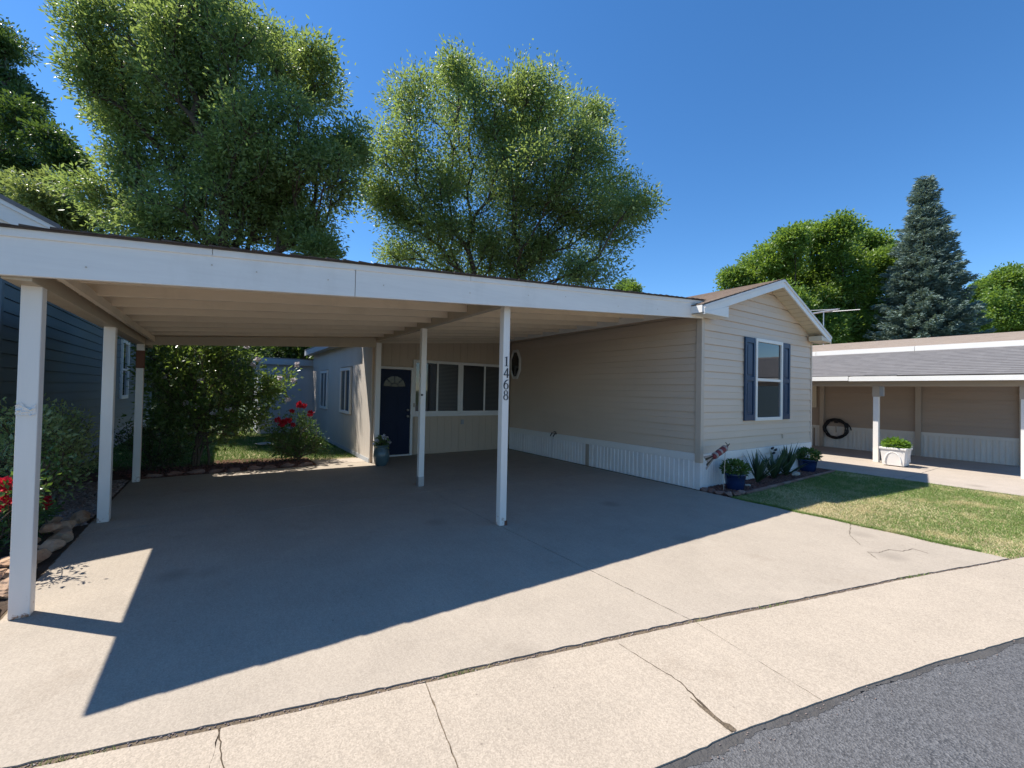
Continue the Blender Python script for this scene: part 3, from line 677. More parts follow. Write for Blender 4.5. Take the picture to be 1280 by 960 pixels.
# sunny side wall, with a wing that reaches the carport post
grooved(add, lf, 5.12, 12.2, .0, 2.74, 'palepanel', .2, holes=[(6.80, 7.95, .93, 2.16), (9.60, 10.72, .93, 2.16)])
mb = MB(); mb.box((-4.1, 5.12, 0), (-4.02, YB + .004, 2.6)); mb.build('wing_wall', 'panel', add)
mb = MB(); mb.box((-4.36, 6.1, 2.885), (-.05, 12.5, 2.93)); mb.build('roof', 'shgrey', add)
mb = MB(); mb.box((-4.36, 6.1, 2.72), (-4.33, 12.5, 2.883)); mb.build('eave_fascia', 'bluegrey', add)
mb = MB(); mb.box((-4.33, 6.1, 2.73), (-4.115, 12.45, 2.75)); mb.build('soffit_board', 'bluegrey', add)
mb = MB(); fbox(mb, lf, 5.15, 12.2, 0, .09, .013, .022); mb.build('base_board', 'bluegrey', add)
for (a0, a1) in ((6.83, 7.92), (9.63, 10.69)): window(add, lf, a0, a1, .95, 2.13, .075, split=.5, panes=('glass', 'glass2'), d=.02)
# door
mb = MB(); fbox(mb, bf, DX0 - .06, DX0, 0, 2.14, 0, .045); fbox(mb, bf, DX1, DX1 + .06, 0, 2.14, 0, .045); fbox(mb, bf, DX0, DX1, 2.08, 2.14, 0, .043)
mb.build('door_frame', 'white', add, bevel=.004)
mb = MB(); fbox(mb, bf, DX0, DX1, 0, .035, 0, .07); mb.build('threshold', 'metal', add)
mb = MB(); fbox(mb, bf, DX0 + .004, DX1 - .004, .036, 2.077, -.02, .015); door = mb.build('door', 'navy', add)
dxm = (DX0 + DX1) / 2
for (a0, a1) in ((DX0 + .11, dxm - .05), (dxm + .05, DX1 - .11)):
    for (q0, q1) in ((.22, .86), (1.0, 1.50)):
        mb = MB(); fbox(mb, bf, a0, a1, q0, q1, .015, .020); fbox(mb, bf, a0 + .05, a1 - .05, q0 + .05, q1 - .05, .020, .030); mb.build('door_panel', 'navy', door, bevel=.006)
def fan(r0, r1, t0, t1, d, n=10):
    c = (dxm, 1.66); P = [(c[0] + r1 * math.cos(t0 + (t1 - t0) * i / n), c[1] + r1 * .95 * math.sin(t0 + (t1 - t0) * i / n)) for i in range(n + 1)]
    Q = [(c[0] + r0 * math.cos(t0 + (t1 - t0) * i / n), c[1] + r0 * .95 * math.sin(t0 + (t1 - t0) * i / n)) for i in range(n + 1)][::-1]
    return [bf(a, z, d) for a, z in P + Q]
mb = MB(); mb.prism(fan(.27, .32, 0, math.pi, .015), (0, -.014, 0)); mb.prism([bf(a, z, .015) for a, z in ((dxm - .32, 1.625), (dxm + .32, 1.625), (dxm + .32, 1.658), (dxm - .32, 1.658))], (0, -.014, 0))
fl = mb.build('fanlight_frame', 'navy', door)
for i in range(4):
    mb = MB(); mb.prism(fan(.10, .268, math.pi * i / 4 + .05, math.pi * (i + 1) / 4 - .05, .016, 5), (0, -.004, 0)); mb.build('pane', 'fanglass', fl)
mb = MB(); mb.prism(fan(.01, .085, .02, math.pi - .02, .016), (0, -.004, 0)); mb.build('pane', 'fanglass', fl)
for z, r in ((1.10, .028), (.95, .033)):
    mb = MB(); mb.tube([bf(DX1 - .07, z, .015), bf(DX1 - .07, z, .03), bf(DX1 - .07, z, .06), bf(DX1 - .07, z, .075)], [.03, .014, r, .02], 12); mb.build('door_knob' if z < 1 else 'deadbolt', 'brass', door, smooth=True)
# window band beside the door
for (a0, a1, pn) in ((-2.90, -1.60, ('glass', 'glass2')), (-1.595, -.14, ('glass', 'glass2'))):
    wv = window(add, bf, a0, a1, 1.0, 2.34, .07, split=.5, frame='white', panes=pn)
mb = MB(); fbox(mb, bf, -2.95, -.10, .94, .998, 0, .06); mb.build('window_sill', 'white', add, bevel=.004)
mb = MB(); fbox(mb, bf, -1.56, -1.48, .72, .84, .012, .05); mb.build('outlet_cover', 'greyfound', add, bevel=.006)
mb = MB(); fbox(mb, bf, -2.865 - .02, -2.865 + .02, 1.17, 1.27, .045, .06); mb.build('doorbell', 'taupetrim', add, bevel=.004)

# shed wing behind
shed = thing('storage_shed', 'pale blue grey shed standing behind the entry room', 'shed', (-4.9, 13, 0))
mb = MB(); mb.box((-5.72, 12.53, 0), (-4.0, 15, 2.38)); mb.build('wall', 'bluegrey', shed)
ssf = wmap((0, 12.53, 0), (1, 0, 0), (0, -1, 0))
grooved(shed, ssf, -5.64, -4.12, 0, 2.38, 'bluegrey', .3)
mb = MB(); mb.box((-5.73, 12.51, 0), (-5.64, 12.6, 2.38)); mb.build('corner_board', 'white', shed)
mb = MB(); mb.box((-5.95, 12.36, 2.36), (-3.9, 12.40, 2.56)); mb.build('eave_fascia', 'bluegrey', shed)
mb = MB(); mb.box((-5.95, 12.40, 2.52), (-3.9, 15.2, 2.60)); mb.build('roof', 'shgrey', shed)

# ------------------------------------------------------------------ carport
cp = thing('carport', 'wide white fronted carport with low sloping roof attached to the beige home', 'carport', (-4.2, 2.9, 0))
zb = lambda x: 2.27 + .081 * (x + 8)
zt = lambda x: zb(x) + .315
yf = lambda x: -.05 + .026 * x
XL, XR, YBK = -8.44, -.03, 6.0
def fboard(name, x0, x1, lo, hi, proud, mat='fascia', t=.038):
    mb = MB(); mb.prism([(x0, yf(x0) - proud, zb(x0) + lo), (x1, yf(x1) - proud, zb(x1) + lo), (x1, yf(x1) - proud, zb(x1) + hi), (x0, yf(x0) - proud, zb(x0) + hi)], (0, t, 0))
    return mb.build(name, mat, cp, bevel=.004)
fboard('fascia_board', XL + .17, -5.815, 0, .262, 0); fboard('fascia_board', -5.81, XR, 0, .26, .001)
for a, b in ((XL + .15, -6.9), (-6.897, -4.6), (-4.597, -3.35), (-3.347, -1.2), (-1.197, XR)): fboard('drip_board', a, b, .245, .30, .013, t=.019)
# bolt heads / knots along the fascia
for x in (-7.6, -6.9, -6.6, -6.05, -5.55, -4.6, -3.8, -3.2, -2.2, -1.3):
    mb = MB(); y = yf(x) - .002; z = zb(x) + .08 + .1 * rng.uniform()
    mb.tube([(x, y, z), (x, y - .004, z)], .006, 8); mb.build('nail_head', 'cornertrim', cp)
# deck and roofing
def deck(mb, x0, x1, y0f, y1, lo, hi):
    P = []
    for x in (x0, x1): P.append(x)
    a, b = x0, x1
    return mb.add([(a, y0f(a), zt(a) + lo), (b, y0f(b), zt(b) + lo), (b, y1, zt(b) + lo), (a, y1, zt(a) + lo),
                   (a, y0f(a), zt(a) + hi), (b, y0f(b), zt(b) + hi), (b, y1, zt(b) + hi), (a, y1, zt(a) + hi)],
                  [(0, 3, 2, 1), (4, 5, 6, 7), (0, 1, 5, 4), (1, 2, 6, 5), (2, 3, 7, 6), (3, 0, 4, 7)])
for i in range(7):
    x0 = XL + (XR - XL) * i / 7; x1 = XL + (XR - XL) * (i + 1) / 7 - .004
    mb = MB(); deck(mb, x0, x1, lambda x: yf(x) + .04, YBK if x1 < -4.1 else YBK - .17, -.03, -.016); mb.build('ceiling_board', 'ceil', cp)
mb = MB(); deck(mb, XL - .03, XR - .0, lambda x: yf(x) - .035, YBK + .02, -.0145, -.008); rf = mb.build('roof', 'shdark', cp)
for i in range(60):
    x0 = XL - .03 + (XR - XL + .03) * i / 60; x1 = XL - .03 + (XR - XL + .03) * (i + 1) / 60
    j = rng.uniform(0, .012); mb = MB(); q = rng.uniform(.004, .010)
    mb.add([(x0, yf(x0) - .04 - j, zt(x0) - .007), (x1 + .01, yf(x1) - .04 - j, zt(x1) - .006), (x1 + .01, YBK + .02, zt(x1) - .006), (x0, YBK + .02, zt(x0) - .007),
            (x0, yf(x0) - .04 - j, zt(x0) + q), (x1 + .01, yf(x1) - .04 - j, zt(x1) - .004), (x1 + .01, YBK + .02, zt(x1) - .004), (x0, YBK + .02, zt(x0) + q)],
           [(0, 3, 2, 1), (4, 5, 6, 7), (0, 1, 5, 4), (1, 2, 6, 5), (2, 3, 7, 6), (3, 0, 4, 7)]); mb.build('shingle_course', 'shdark', rf)
# joists run along x
def joist(x0, x1, y, t=.042, h=.15):
    mb = MB(); mb.prism([(x0, y, zt(x0) - .031 - h), (x1, y, zt(x1) - .031 - h), (x1, y, zt(x1) - .031), (x0, y, zt(x0) - .031)], (0, t, 0)); return mb.build('joist', 'ceil', cp, bevel=.004)
for i in range(10):
    y = .30 + i * .60
    if y < YBK - .15: joist(-7.99, -4.06, y, .042, .20); joist(-3.96, -.03, min(y, 5.75), .042, .175)
# beams run along y
def ybeam(x, y0, y1, wd, drop, mat='beam'):
    mb = MB(); z1 = zt(x) - .05; mb.box((x - wd / 2, y0, zb(x) - drop), (x + wd / 2, y1, z1)); return mb.build('beam', mat, cp, bevel=.006)
ybeam(-7.93, -.21, 5.95, .14, .02); ybeam(-4.01, -.11, 5.12, .09, -.03)
mb = MB(); mb.box((-7.78, -.15, zb(-7.7) + .02), (-7.74, 5.95, zb(-7.7) + .10)); mb.build('ledger_strip', 'ceil', cp)
mb = MB(); mb.prism([(-7.86, 5.02, zb(-7.86) - .03), (-4.06, 5.02, zb(-4.06) - .09), (-4.06, 5.02, zt(-4.06) - .2), (-7.86, 5.02, zt(-7.86) - .2)], (0, .06, 0)); mb.build('beam', 'beam', cp, bevel=.004)
mb = MB(); mb.prism([(-3.9, 5.80, zt(-3.9) - .26), (-.05, 5.80, zt(-.05) - .26), (-.05, 5.80, zt(-.05) - .14), (-3.9, 5.80, zt(-3.9) - .14)], (0, .038, 0)); mb.build('ledger_strip', 'ceil', cp)
def cpost(x, y, s, top, mat='post'):
    mb = MB(); mb.box((x - s / 2, y - s / 2, .0), (x + s / 2, y + s / 2, top)); return mb.build('post', mat, cp, bevel=.007)
p1 = cpost(-7.905, .02, .104, zb(-7.9) - .02); tag(p1, 'thick front post with rusty stained foot')
p2 = cpost(-7.895, 2.49, .106, zb(-7.9) - .02); p3 = cpost(-7.915, 5.0, .096, zb(-7.9) - .02)
mb = MB(); mb.box((-7.967, 4.948, 1.86), (-7.863, 5.052, 2.15)); mb.build('post_block', 'redwood', p3, bevel=.004)
c1 = cpost(-3.985, .06, .092, zb(-4) + .03); tag(c1, 'slim front post carrying the number 1468')
c2 = cpost(-4.02, 2.5, .092, zb(-4) + .03); c3 = cpost(-4.0, 5.06, .11, zb(-4) + .0)
mb = MB(); mb.box((-4.07, 2.45, 0), (-3.97, 2.55, .16)); mb.build('post_bracket', 'metal', c2, bevel=.003)
mb = MB(); mb.box((-4.062, 2.443, 1.50), (-4.03, 2.46, 1.53)); mb.build('cup_hook', 'black', c2)
mb = MB(); mb.box((-3.965, .005, 0.0), (-3.932, .112, .055)); mb.build('rust_patch', 'redwood', c1)
# crumpled strip of tape on the thick post
mb = MB(); nu, nv = 9, 9; V = []
for a in range(nu):
    for b in range(nv): V.append((-7.956 + .095 * a / (nu - 1), -.036 - abs(rng.normal()) * .007, 1.375 + .085 * b / (nv - 1) * (.75 + .25 * math.sin(a * .9)) + rng.normal() * .003))
mb.add(V, [(a * nv + b, (a + 1) * nv + b, (a + 1) * nv + b + 1, a * nv + b + 1) for a in range(nu - 1) for b in range(nv - 1)]); mb.build('tape_wrap', 'post', p1)
# house number digits
def ring(cx, cz, rx, rz, tx, tz, n=22, t0=0, t1=2 * math.pi):
    P = []
    for i in range(n + 1):
        t = t0 + (t1 - t0) * i / n; P.append(((cx + rx * math.cos(t), cz + rz * math.sin(t)), (cx + (rx - tx) * math.cos(t), cz + (rz - tz) * math.sin(t))))
    return P
def digit(ch, cx, cz, s, yface):
    mb = MB()
    def poly(pts): mb.prism([(cx + a * s, yface, cz + b * s) for a, b in pts], (0, -.006, 0))
    def strip(R):
        for (a, b), (c, d) in zip(R[:-1], R[1:]): poly([a, c, d, b])
    if ch == '1': poly([(-.06, -.46), (.08, -.46), (.08, .5), (-.06, .42)]); poly([(-.2, -.5), (.22, -.5), (.22, -.455), (-.2, -.455)]); poly([(-.2, .34), (-.06, .38), (-.06, .44), (-.2, .38)])
    if ch == '4': poly([(.08, -.5), (.20, -.5), (.20, .5), (.08, .5)]); poly([(-.30, -.24), (.34, -.24), (.34, -.15), (-.30, -.15)]); poly([(-.30, -.15), (-.2, -.15), (.10, .38), (.10, .5)])
    if ch == '6': strip(ring(.0, -.18, .30, .32, .13, .05)); strip(ring(.22, -.16, .53, .66, .13, .10, 12, math.pi * .55, math.pi * 1.0)); poly([(.14, .44), (.26, .44), (.26, .50), (.14, .50)])
    if ch == '8': strip(ring(0, .24, .24, .26, .10, .05)); strip(ring(0, -.22, .30, .28, .12, .055))
    return mb.build('number_' + {'1': 'one', '4': 'four', '6': 'six', '8': 'eight'}[ch], 'number', c1)
for ch, py in zip('1468', (451.5, 466.2, 480.6, 494.0)):
    d = ray(631.5, py); t = (.012 - CAM[1]) / d[1]; z = CAM[2] + d[2] * t
    digit(ch, -3.985, z, .118, .0135)

# ------------------------------------------------------------------ neighbours
# left: slate blue house
nl = thing('blue_house', 'slate blue lap sided house with white gable beside the gravel strip', 'house', (-11, 9, 0))
mb = MB(); mb.prism([(-8.98, 3.12, .0), (-8.98, 3.12, 3.25), (-11.2, 3.12, 4.4), (-13.4, 3.12, 3.25), (-13.4, 3.12, 0)], (0, 14, 0)); mb.build('wall', 'blue', nl)
siding(nl, wmap((-8.975, 0, 0), (0, 1, 0), (1, 0, 0)), .45, 3.22, .165, lambda z: 3.13, lambda z: 17.1, 'blue', double=False, proud=.02)
siding(nl, wmap((0, 3.115, 0), (1, 0, 0), (0, -1, 0)), .45, 3.22, .165, lambda z: -13.3, lambda z: -8.99, 'blue', double=False, proud=.02)
mb = MB(); mb.box((-8.99, 3.09, .4), (-8.93, 3.17, 3.22)); mb.build('corner_board', 'blue', nl)
ribbed(nl, wmap((-8.975, 0, 0), (0, 1, 0), (1, 0, 0)), 3.14, 17.1, -.02, .45, 'greyfound', .15, .01)
sl_ = .5
def nlz(x): return 3.40 + sl_ * (-8.45 - x)
mb = MB(); mb.prism([(-8.45, 2.82, 3.18), (-11.3, 2.82, nlz(-11.3) - .22), (-11.3, 2.82, nlz(-11.3)), (-8.45, 2.82, 3.40)], (0, .04, 0)); mb.build('rake_board', 'white', nl)
mb = MB(); mb.prism([(-8.43, 2.80, 3.34), (-11.3, 2.80, nlz(-11.3) - .05), (-11.3, 2.80, nlz(-11.3) + .01), (-8.43, 2.80, 3.41)], (0, .018, 0)); mb.build('rake_moulding', 'white', nl)
mb = MB(); mb.prism([(-8.62, 2.86, 3.15), (-11.3, 2.86, 3.15), (-11.3, 2.86, nlz(-11.3) - .06), (-8.62, 2.86, 3.42)], (0, .24, 0)); mb.build('gable_panel', 'white', nl)
mb = MB(); mb.prism([(-8.42, 2.79, 3.385), (-11.3, 2.79, nlz(-11.3) - .0), (-11.3, 2.79, nlz(-11.3) + .05), (-8.42, 2.79, 3.435)], (0, 14.5, 0)); mb.build('roof', 'shgrey', nl)
mb = MB(); mb.prism([(-13.95, 2.79, 3.385), (-11.3, 2.79, nlz(-11.3) - .0), (-11.3, 2.79, nlz(-11.3) + .05), (-13.95, 2.79, 3.435)], (0, 14.5, 0)); mb.build('roof', 'shgrey', nl)
mb = MB(); mb.box((-8.62, 2.80, 3.20), (-8.44, 2.818, 3.36)); mb.build('eave_return', 'white', nl)
mb = MB(); mb.box((-8.46, 2.87, 3.22), (-8.43, 17.2, 3.38)); mb.build('eave_fascia', 'white', nl)
mb = MB(); mb.box((-8.96, 3.1, 3.20), (-8.47, 17.2, 3.222)); mb.build('soffit_board', 'white', nl)
wn = wmap((-8.975, 0, 0), (0, 1, 0), (1, 0, 0))
window(nl, wn, 10.6, 11.6, 1.2, 2.75, .09, hsplit=True, d=.03)

# right: taupe house and its carport
nr = thing('taupe_house', 'taupe mobile home with ivory skirting behind the neighbouring carport', 'house', (12, 5, 0))
nf = wmap((9.8, 0, 0), (0, 1, 0), (-1, 0, 0))
mb = MB(); mb.box((9.82, -2.6, 0), (14.4, 16, 3.1)); mb.build('wall', 'taupe', nr)
siding(nr, wmap((9.82, 0, 0), (0, 1, 0), (-1, 0, 0)), .69, 3.08, .238, lambda z: -2.6, lambda z: 16, 'taupe')
mb = MB(); fbox(mb, nf, -2.6, 16, .60, .688, 0, .03); mb.build('trim_board', 'ivory', nr)
ribbed(nr, nf, -2.58, 2.0, -.02, .60, 'ivory', .11, .012); ribbed(nr, nf, 2.05, 12, -.02, .60, 'ivory', .11, .012)
for y in (1.78, -.60, -2.55):
    mb = MB(); fbox(mb, nf, y - .06, y + .06, 0, 2.7, .025, .09); mb.build('wall_post', 'taupetrim', nr, bevel=.005)
mb = MB(); mb.prism([(9.5, -3.0, 3.12), (12.1, -3.0, 3.62), (14.7, -3.0, 3.12), (14.7, -3.0, 3.05), (12.1, -3.0, 3.55), (9.5, -3.0, 3.05)], (0, 19.5, 0)); rr = mb.build('roof', 'shtan', nr)
courses(rr, 9.48, 3.12, 12.1, 3.62, -3.02, 16.5, 14, 'shtan')
for i in range(8):
    y0 = -3.02 + i * 2.44; mb = MB(); mb.box((9.44, y0, 2.985), (9.48, y0 + 2.43, 3.125)); mb.build('eave_fascia', 'trimwhite', nr)
mb = MB(); fbox(mb, nf, 1.95, 2.35, 1.28, 2.2, .02, .05); mb.build('shutter', 'soffit', nr)

nc = thing('neighbour_carport', 'taupe carport with grey shingle roof and white eave beside the lawn', 'carport', (7.3, 2, 0))
mb = MB(); mb.prism([(6.62, -3.6, 2.16), (9.5, -3.6, 2.98), (9.5, -3.6, 2.92), (6.62, -3.6, 2.10)], (0, 19, 0)); r2 = mb.build('roof', 'shgrey', nc)
courses(r2, 6.58, 2.175, 9.44, 2.975, -3.62, 15.4, 17, 'shgrey', .016)
for i in range(5):
    y0 = -3.62 + i * 3.66; dz = .012 * (i % 2); mb = MB(); mb.box((6.57 - .003 * (i % 2), y0, 2.045 + dz), (6.605, y0 + 3.65, 2.155 + dz)); mb.build('eave_fascia', 'trimwhite', nc, bevel=.003)
mb = MB(); mb.prism([(6.62, -.92, 2.158), (6.62, .05, 2.16), (6.60, -.35, 2.20), (6.60, -.92, 2.20)], (-.03, 0, 0)); mb.build('bent_flashing', 'metal', nc)
mb = MB(); mb.box((7.02, -3.4, 1.93), (7.14, 15, 2.12)); mb.build('beam', 'taupetrim', nc, bevel=.005)
mb = MB(); mb.prism([(7.15, -3.4, 2.16), (9.7, -3.4, 2.80), (9.7, -3.4, 2.84), (7.15, -3.4, 2.20)], (0, 18.4, 0)); mb.build('ceiling_board', 'taupetrim', nc)
for y in (-.40, -2.86, 2.2, 5.0):
    mb = MB(); mb.box((7.03, y - .055, 0), (7.14, y + .055, 1.66)); pp = mb.build('post', 'planter', nc, bevel=.005)
    mb = MB(); mb.box((7.015, y - .07, 1.66), (7.155, y + .07, 1.93)); mb.build('post_cap', 'taupetrim', pp, bevel=.004)
mb = MB(); mb.box((7.04, -.55, 1.68), (7.12, -.47, 1.92)); mb.build('lamp_box', 'greyfound', nc)

# hose coil on neighbour wall
hz = thing('hose_coil', 'coiled black garden hose hung on the taupe wall above ivory skirting', 'hose', (9.75, 1.38, .62))
mb = MB(); P = []
for i in range(200):
    t = i / 199 * 2 * math.pi * 5.2; r = .30 + .03 * math.sin(i * .37); P.append((9.70 - .03 * math.sin(i * .21), 1.38 + r * math.cos(t) + .012 * math.sin(i), .62 + r * math.sin(t) * .98))
P += [(9.66, 1.05, .80), (9.66, .98, .70), (9.66, .95, .60)]
mb.tube(P, .019, 6); mb.build('hose', 'black', hz, smooth=True)
mb = MB(); mb.box((9.69, 1.34, .80), (9.78, 1.42, .93)); mb.build('hanger', 'black', hz)
mb = MB(); mb.tube([(9.69, 1.36, .5), (9.69, 1.37, .72)], .02); mb.build('nozzle', 'taupetrim', hz)

# house across the street (mirrored in the gable window)
ha = thing('brown_roof_house', 'brown roofed house across the street mirrored in the gable window', 'house', (30, -14, 0))
mb = MB(); mb.prism([(21.5, -11.0, 0), (38.5, -11.0, 0), (38.5, -11.0, 2.9), (30, -11.0, 4.5), (21.5, -11.0, 2.9)], (0, -8, 0)); mb.build('wall', 'blue', ha)
for (a, b, c, d) in ((20.8, 2.95, 30, 4.7), (39.2, 2.95, 30, 4.7)):
    mb = MB(); mb.prism([(a, -10.6, b), (c, -10.6, d), (c, -10.6, d + .12), (a, -10.6, b + .12)], (0, -9, 0)); mb.build('roof', 'shbrown', ha)
hw = wmap((0, -11.0, 0), (1, 0, 0), (0, 1, 0)); window(ha, hw, 33, 34.6, 1.0, 2.2, .08, split=.5)

# ------------------------------------------------------------------ rocks
def rock(name, loc, s, mat, label, group, seed, rot=0.0, flat=.55, cat='rock'):
    rg = np.random.default_rng(seed); me = bpy.data.meshes.new(name)
    import bmesh
    bm = bmesh.new(); bmesh.ops.create_icosphere(bm, subdivisions=4, radius=1.0)
    ph = rg.uniform(0, 6.28, (6, 3)); fr = rg.normal(size=(6, 3)) * 1.6
    cut = norm(rg.normal(size=(16, 3))); cd_ = rg.uniform(.5, .82, 16)
    for v in bm.verts:
        p = np.array(v.co); 
        for c, d in zip(cut, cd_):
            q = p @ c
            if q > d: p = p - c * (q - d)
        k = 1 + .05 * sum(math.sin(fr[i] @ p * 3 + ph[i, 0]) for i in range(6)) / 2 + .035 * (((p[2] * 4.5 + ph[0, 0] + .3 * p[0]) % 1.0) > .55)
        p = p * k * np.array(s); a = rot
        v.co = (p[0] * math.cos(a) - p[1] * math.sin(a), p[0] * math.sin(a) + p[1] * math.cos(a), p[2] * flat)
    bm.to_mesh(me); bm.free(); me.materials.append(M[mat])
    o = bpy.data.objects.new(name, me); COL.objects.link(o); o.location = loc; return tag(o, label, cat, group)
rl = 'rough orange sandstone rock edging the driveway beside the carport posts'
y = -.42; k = 0
while y < 2.55:
    L = rng.uniform(.15, .26)
    rock('edging_rock', (-8.13 + rng.normal() * .02, y + L, .05), (.10, L * .9, .14), 'sandstone', rl, 'sandstone rocks along the driveway', 100 + k, rng.normal() * .12, .6)
    if y < 2.3: rock('edging_rock', (-8.22 + rng.normal() * .02, y + L * 1.3, .12), (.085, L * .7, .10), 'sandstone', 'orange sandstone rock stacked on the driveway edging', 'stacked sandstone rocks along the driveway', 200 + k, rng.normal() * .2, .5)
    y += L * 1.75; k += 1
for i, x in enumerate(np.linspace(-7.75, -5.35, 9)):
    rock('edging_stone', (x, 5.36 + .04 * math.sin(i), .02), (.15, .075, .09), 'redstone', 'low dark red stone edging the bed behind the carport', 'red stones edging the back bed', 300 + i, rng.normal() * .1, .7)
P0, P1_ = np.array([-.02, -.53]), np.array([.5, -.58])
for i, (x, yv) in enumerate([(-.03, -.10), (-.04, -.24), (-.03, -.38), (.02, -.50), (.14, -.55), (.28, -.57)]):
    rock('edging_stone', (x, yv, .02), (.075, .085, .06), 'redstone', 'short red brown stone lining the driveway end of the flower bed', 'red stones at the flower bed corner', 400 + i, .3 * i, .8)
for i in range(14):
    x = .50 + i * .285; yv = -.60 + .05 * (x / 4.3) * 3.3
    mb = MB(); mb.box((x - .137, yv - .03, -.02), (x + .137, yv + .025, .035)); o = mb.build('edging_brick', 'redstone', bevel=.01)
    tag(o, 'low straight red edging brick between the flower bed and lawn', 'brick', 'bricks edging the flower bed')
rock('bed_rock', (2.88, -.30, .05), (.16, .10, .09), 'palestone', 'pale flat rock among the spiky plants in the flower bed', None, 501)
rock('bed_rock', (.95, -.32, .03), (.07, .05, .045), 'palestone', 'small pale stone next to the blue flower pot at bed corner', None, 502)
rock('stepping_stone', (-5.75, 9.2, .04), (.30, .2, .07), 'palestone', 'flat pink stone lying on the back lawn behind shrubs', None, 503)

# ------------------------------------------------------------------ plants
def tubes_mesh(name, A, B, ra, rb, mat, parent, n=5):
    t = norm(B - A); ref = np.where(np.abs(t[:, 2:3]) < .9, np.array([[0, 0, 1.0]]), np.array([[1.0, 0, 0]]))
    a = norm(np.cross(t, ref)); b = np.cross(t, a); k = len(A)
    ang = np.arange(n) * 2 * math.pi / n; ca, sa = np.cos(ang), np.sin(ang)
    off = a[:, None] * ca[None, :, None] + b[:, None] * sa[None, :, None]
    V = np.concatenate([A[:, None] + off * ra[:, None, None], B[:, None] + off * rb[:, None, None]], 1).reshape(-1, 3)
    i = np.arange(k)[:, None] * 2 * n; j = np.arange(n)
    F = np.stack([i + j, i + (j + 1) % n, i + n + (j + 1) % n, i + n + j], -1).reshape(-1, 4)
    o = fast_mesh(name, V, faces4=F, mat=mat, parent=parent); o.data.shade_smooth(); return o
def grow(base, trunk, attr, rg, step=.5, tip=.012, expo=2.3, bias=.35, alpha=.55):
    N = np.zeros((len(trunk) + 1 + len(attr) * 31, 3)); PL = np.zeros(len(N)); N[0] = base; par = [-1]; cnt = 1
    for p in trunk:
        N[cnt] = p; par.append(cnt - 1); PL[cnt] = 0; cnt += 1
    first = max(1, len(trunk) // 2); top = np.array(trunk[-1]); tips = []
    for k in np.argsort(np.linalg.norm(attr - top, axis=1)):
        a = attr[k]; q_ = N[first:cnt]
        d = np.linalg.norm(q_ - a, axis=1) + alpha * PL[first:cnt] + bias * 2 * np.maximum(0, q_[:, 2] - a[2] + .2)
        i = int(np.argmin(d)) + first; L = np.linalg.norm(a - N[i]); m = max(1, min(30, int(L / step))); p0 = N[i].copy(); prev = i
        side = rg.normal(size=3) * .05 * L
        for q in range(1, m + 1):
            t = q / m; p = p0 + (a - p0) * t + (np.array([0, 0, .10 * L]) + side) * t * (1 - t) * 2 + (rg.normal(size=3) * step * .06 if q < m else 0)
            N[cnt] = p; PL[cnt] = PL[prev] + L / m; par.append(prev); prev = cnt; cnt += 1
        tips.append(prev)
    par = np.array(par); N = N[:cnt]; acc = np.zeros(cnt)
    for i in range(cnt - 1, 0, -1):
        if acc[i] == 0: acc[i] = tip ** expo
        acc[par[i]] += acc[i]
    return N, par, acc ** (1 / expo), np.array(tips)
def lobe_pts(lobes, dens, rg, depth_jit):
    out = []
    for (c, r) in lobes:
        n = max(4, int(dens * r ** 2.2)); d = norm(rg.normal(size=(n, 3))); rr = r * rg.uniform(.25, 1, (n, 1)) ** .45
        sq = np.array([1, 1, .85]); out.append(np.array(c) + d * rr * sq)
    return np.concatenate(out)
def tree(name, label, lobes_px, depth, base_px, leaf, mat, seed, dens=14, per=60, spread=.42, jit=.09, group=None, trunk_h=None, ratio=.42, droop=.2, expo=2.3, step=.5, cat='tree', bark='bark', tip=.012, base=None, lean=(0, 0)):
    rg = np.random.default_rng(seed); lobes = []
    for (px, py, rp) in lobes_px:
        z = depth * (1 + rg.uniform(-jit, jit)); lobes.append((at_depth(px, py, z), rp / FPX * z))
    for (c, r) in list(lobes):     # small outer lobes break the outline
        for q in range(4):
            d = norm(rg.normal(size=3) + np.array([0, 0, .25])); lobes.append((c + d * r * rg.uniform(.7, .98), r * rg.uniform(.22, .38)))
    for (c, r) in list(lobes):     # extra lobes give the crown depth behind
        if rg.uniform() < .5: lobes.append((c + np.array([FW[0], FW[1], 0]) * rg.uniform(.6, 1.3) * r * (1 if rg.uniform() < .75 else -.6) + rg.normal(size=3) * .3 * r, r * .8))
    if base is None:
        b = at_depth(base_px[0], base_px[1], depth); base = np.array([b[0], b[1], 0.0])
    base = np.array(base, float)
    zmin = min(c[2] - r for c, r in lobes); th = trunk_h or max(2.0, zmin + .5)
    o = thing(name, label, cat, tuple(base), group)
    at = lobe_pts(lobes, dens, rg, 0); at = at[at[:, 2] > .3]
    trunk = [base + np.array([lean[0] * s, lean[1] * s, th * s]) + rg.normal(size=3) * np.array([.05, .05, 0]) * th * .2 for s in (.2, .4, .6, .8, 1.0)]
    N, par, R, tips = grow(base - np.array([0, 0, .1]), trunk, at, rg, step, tip, expo)
    i = np.arange(1, len(N)); tubes_mesh('trunk', N[par[i]], N[i], np.maximum(R[par[i]] * .92, R[i]) * 1.0, R[i], bark, o, 6)
    T = N[tips]; n = len(T)
    cnt = rg.poisson(per, n); idx = np.repeat(np.arange(n), cnt); m = len(idx)
    pd = norm(N[tips] - N[par[tips]])
    off = np.clip(rg.normal(size=(m, 3)), -1.7, 1.7) * spread * np.array([1, 1, .7]); P = T[idx] + off - pd[idx] * rg.uniform(0, .5, (m, 1)) * spread
    D = norm(off) * .8 + rg.normal(size=(m, 3)) * .6 + pd[idx] * .5; D[:, 2] -= droop
    leaf_cloud('crown', P, D, leaf * rg.uniform(.65, 1.25, m), ratio, mat, o, rg); return o

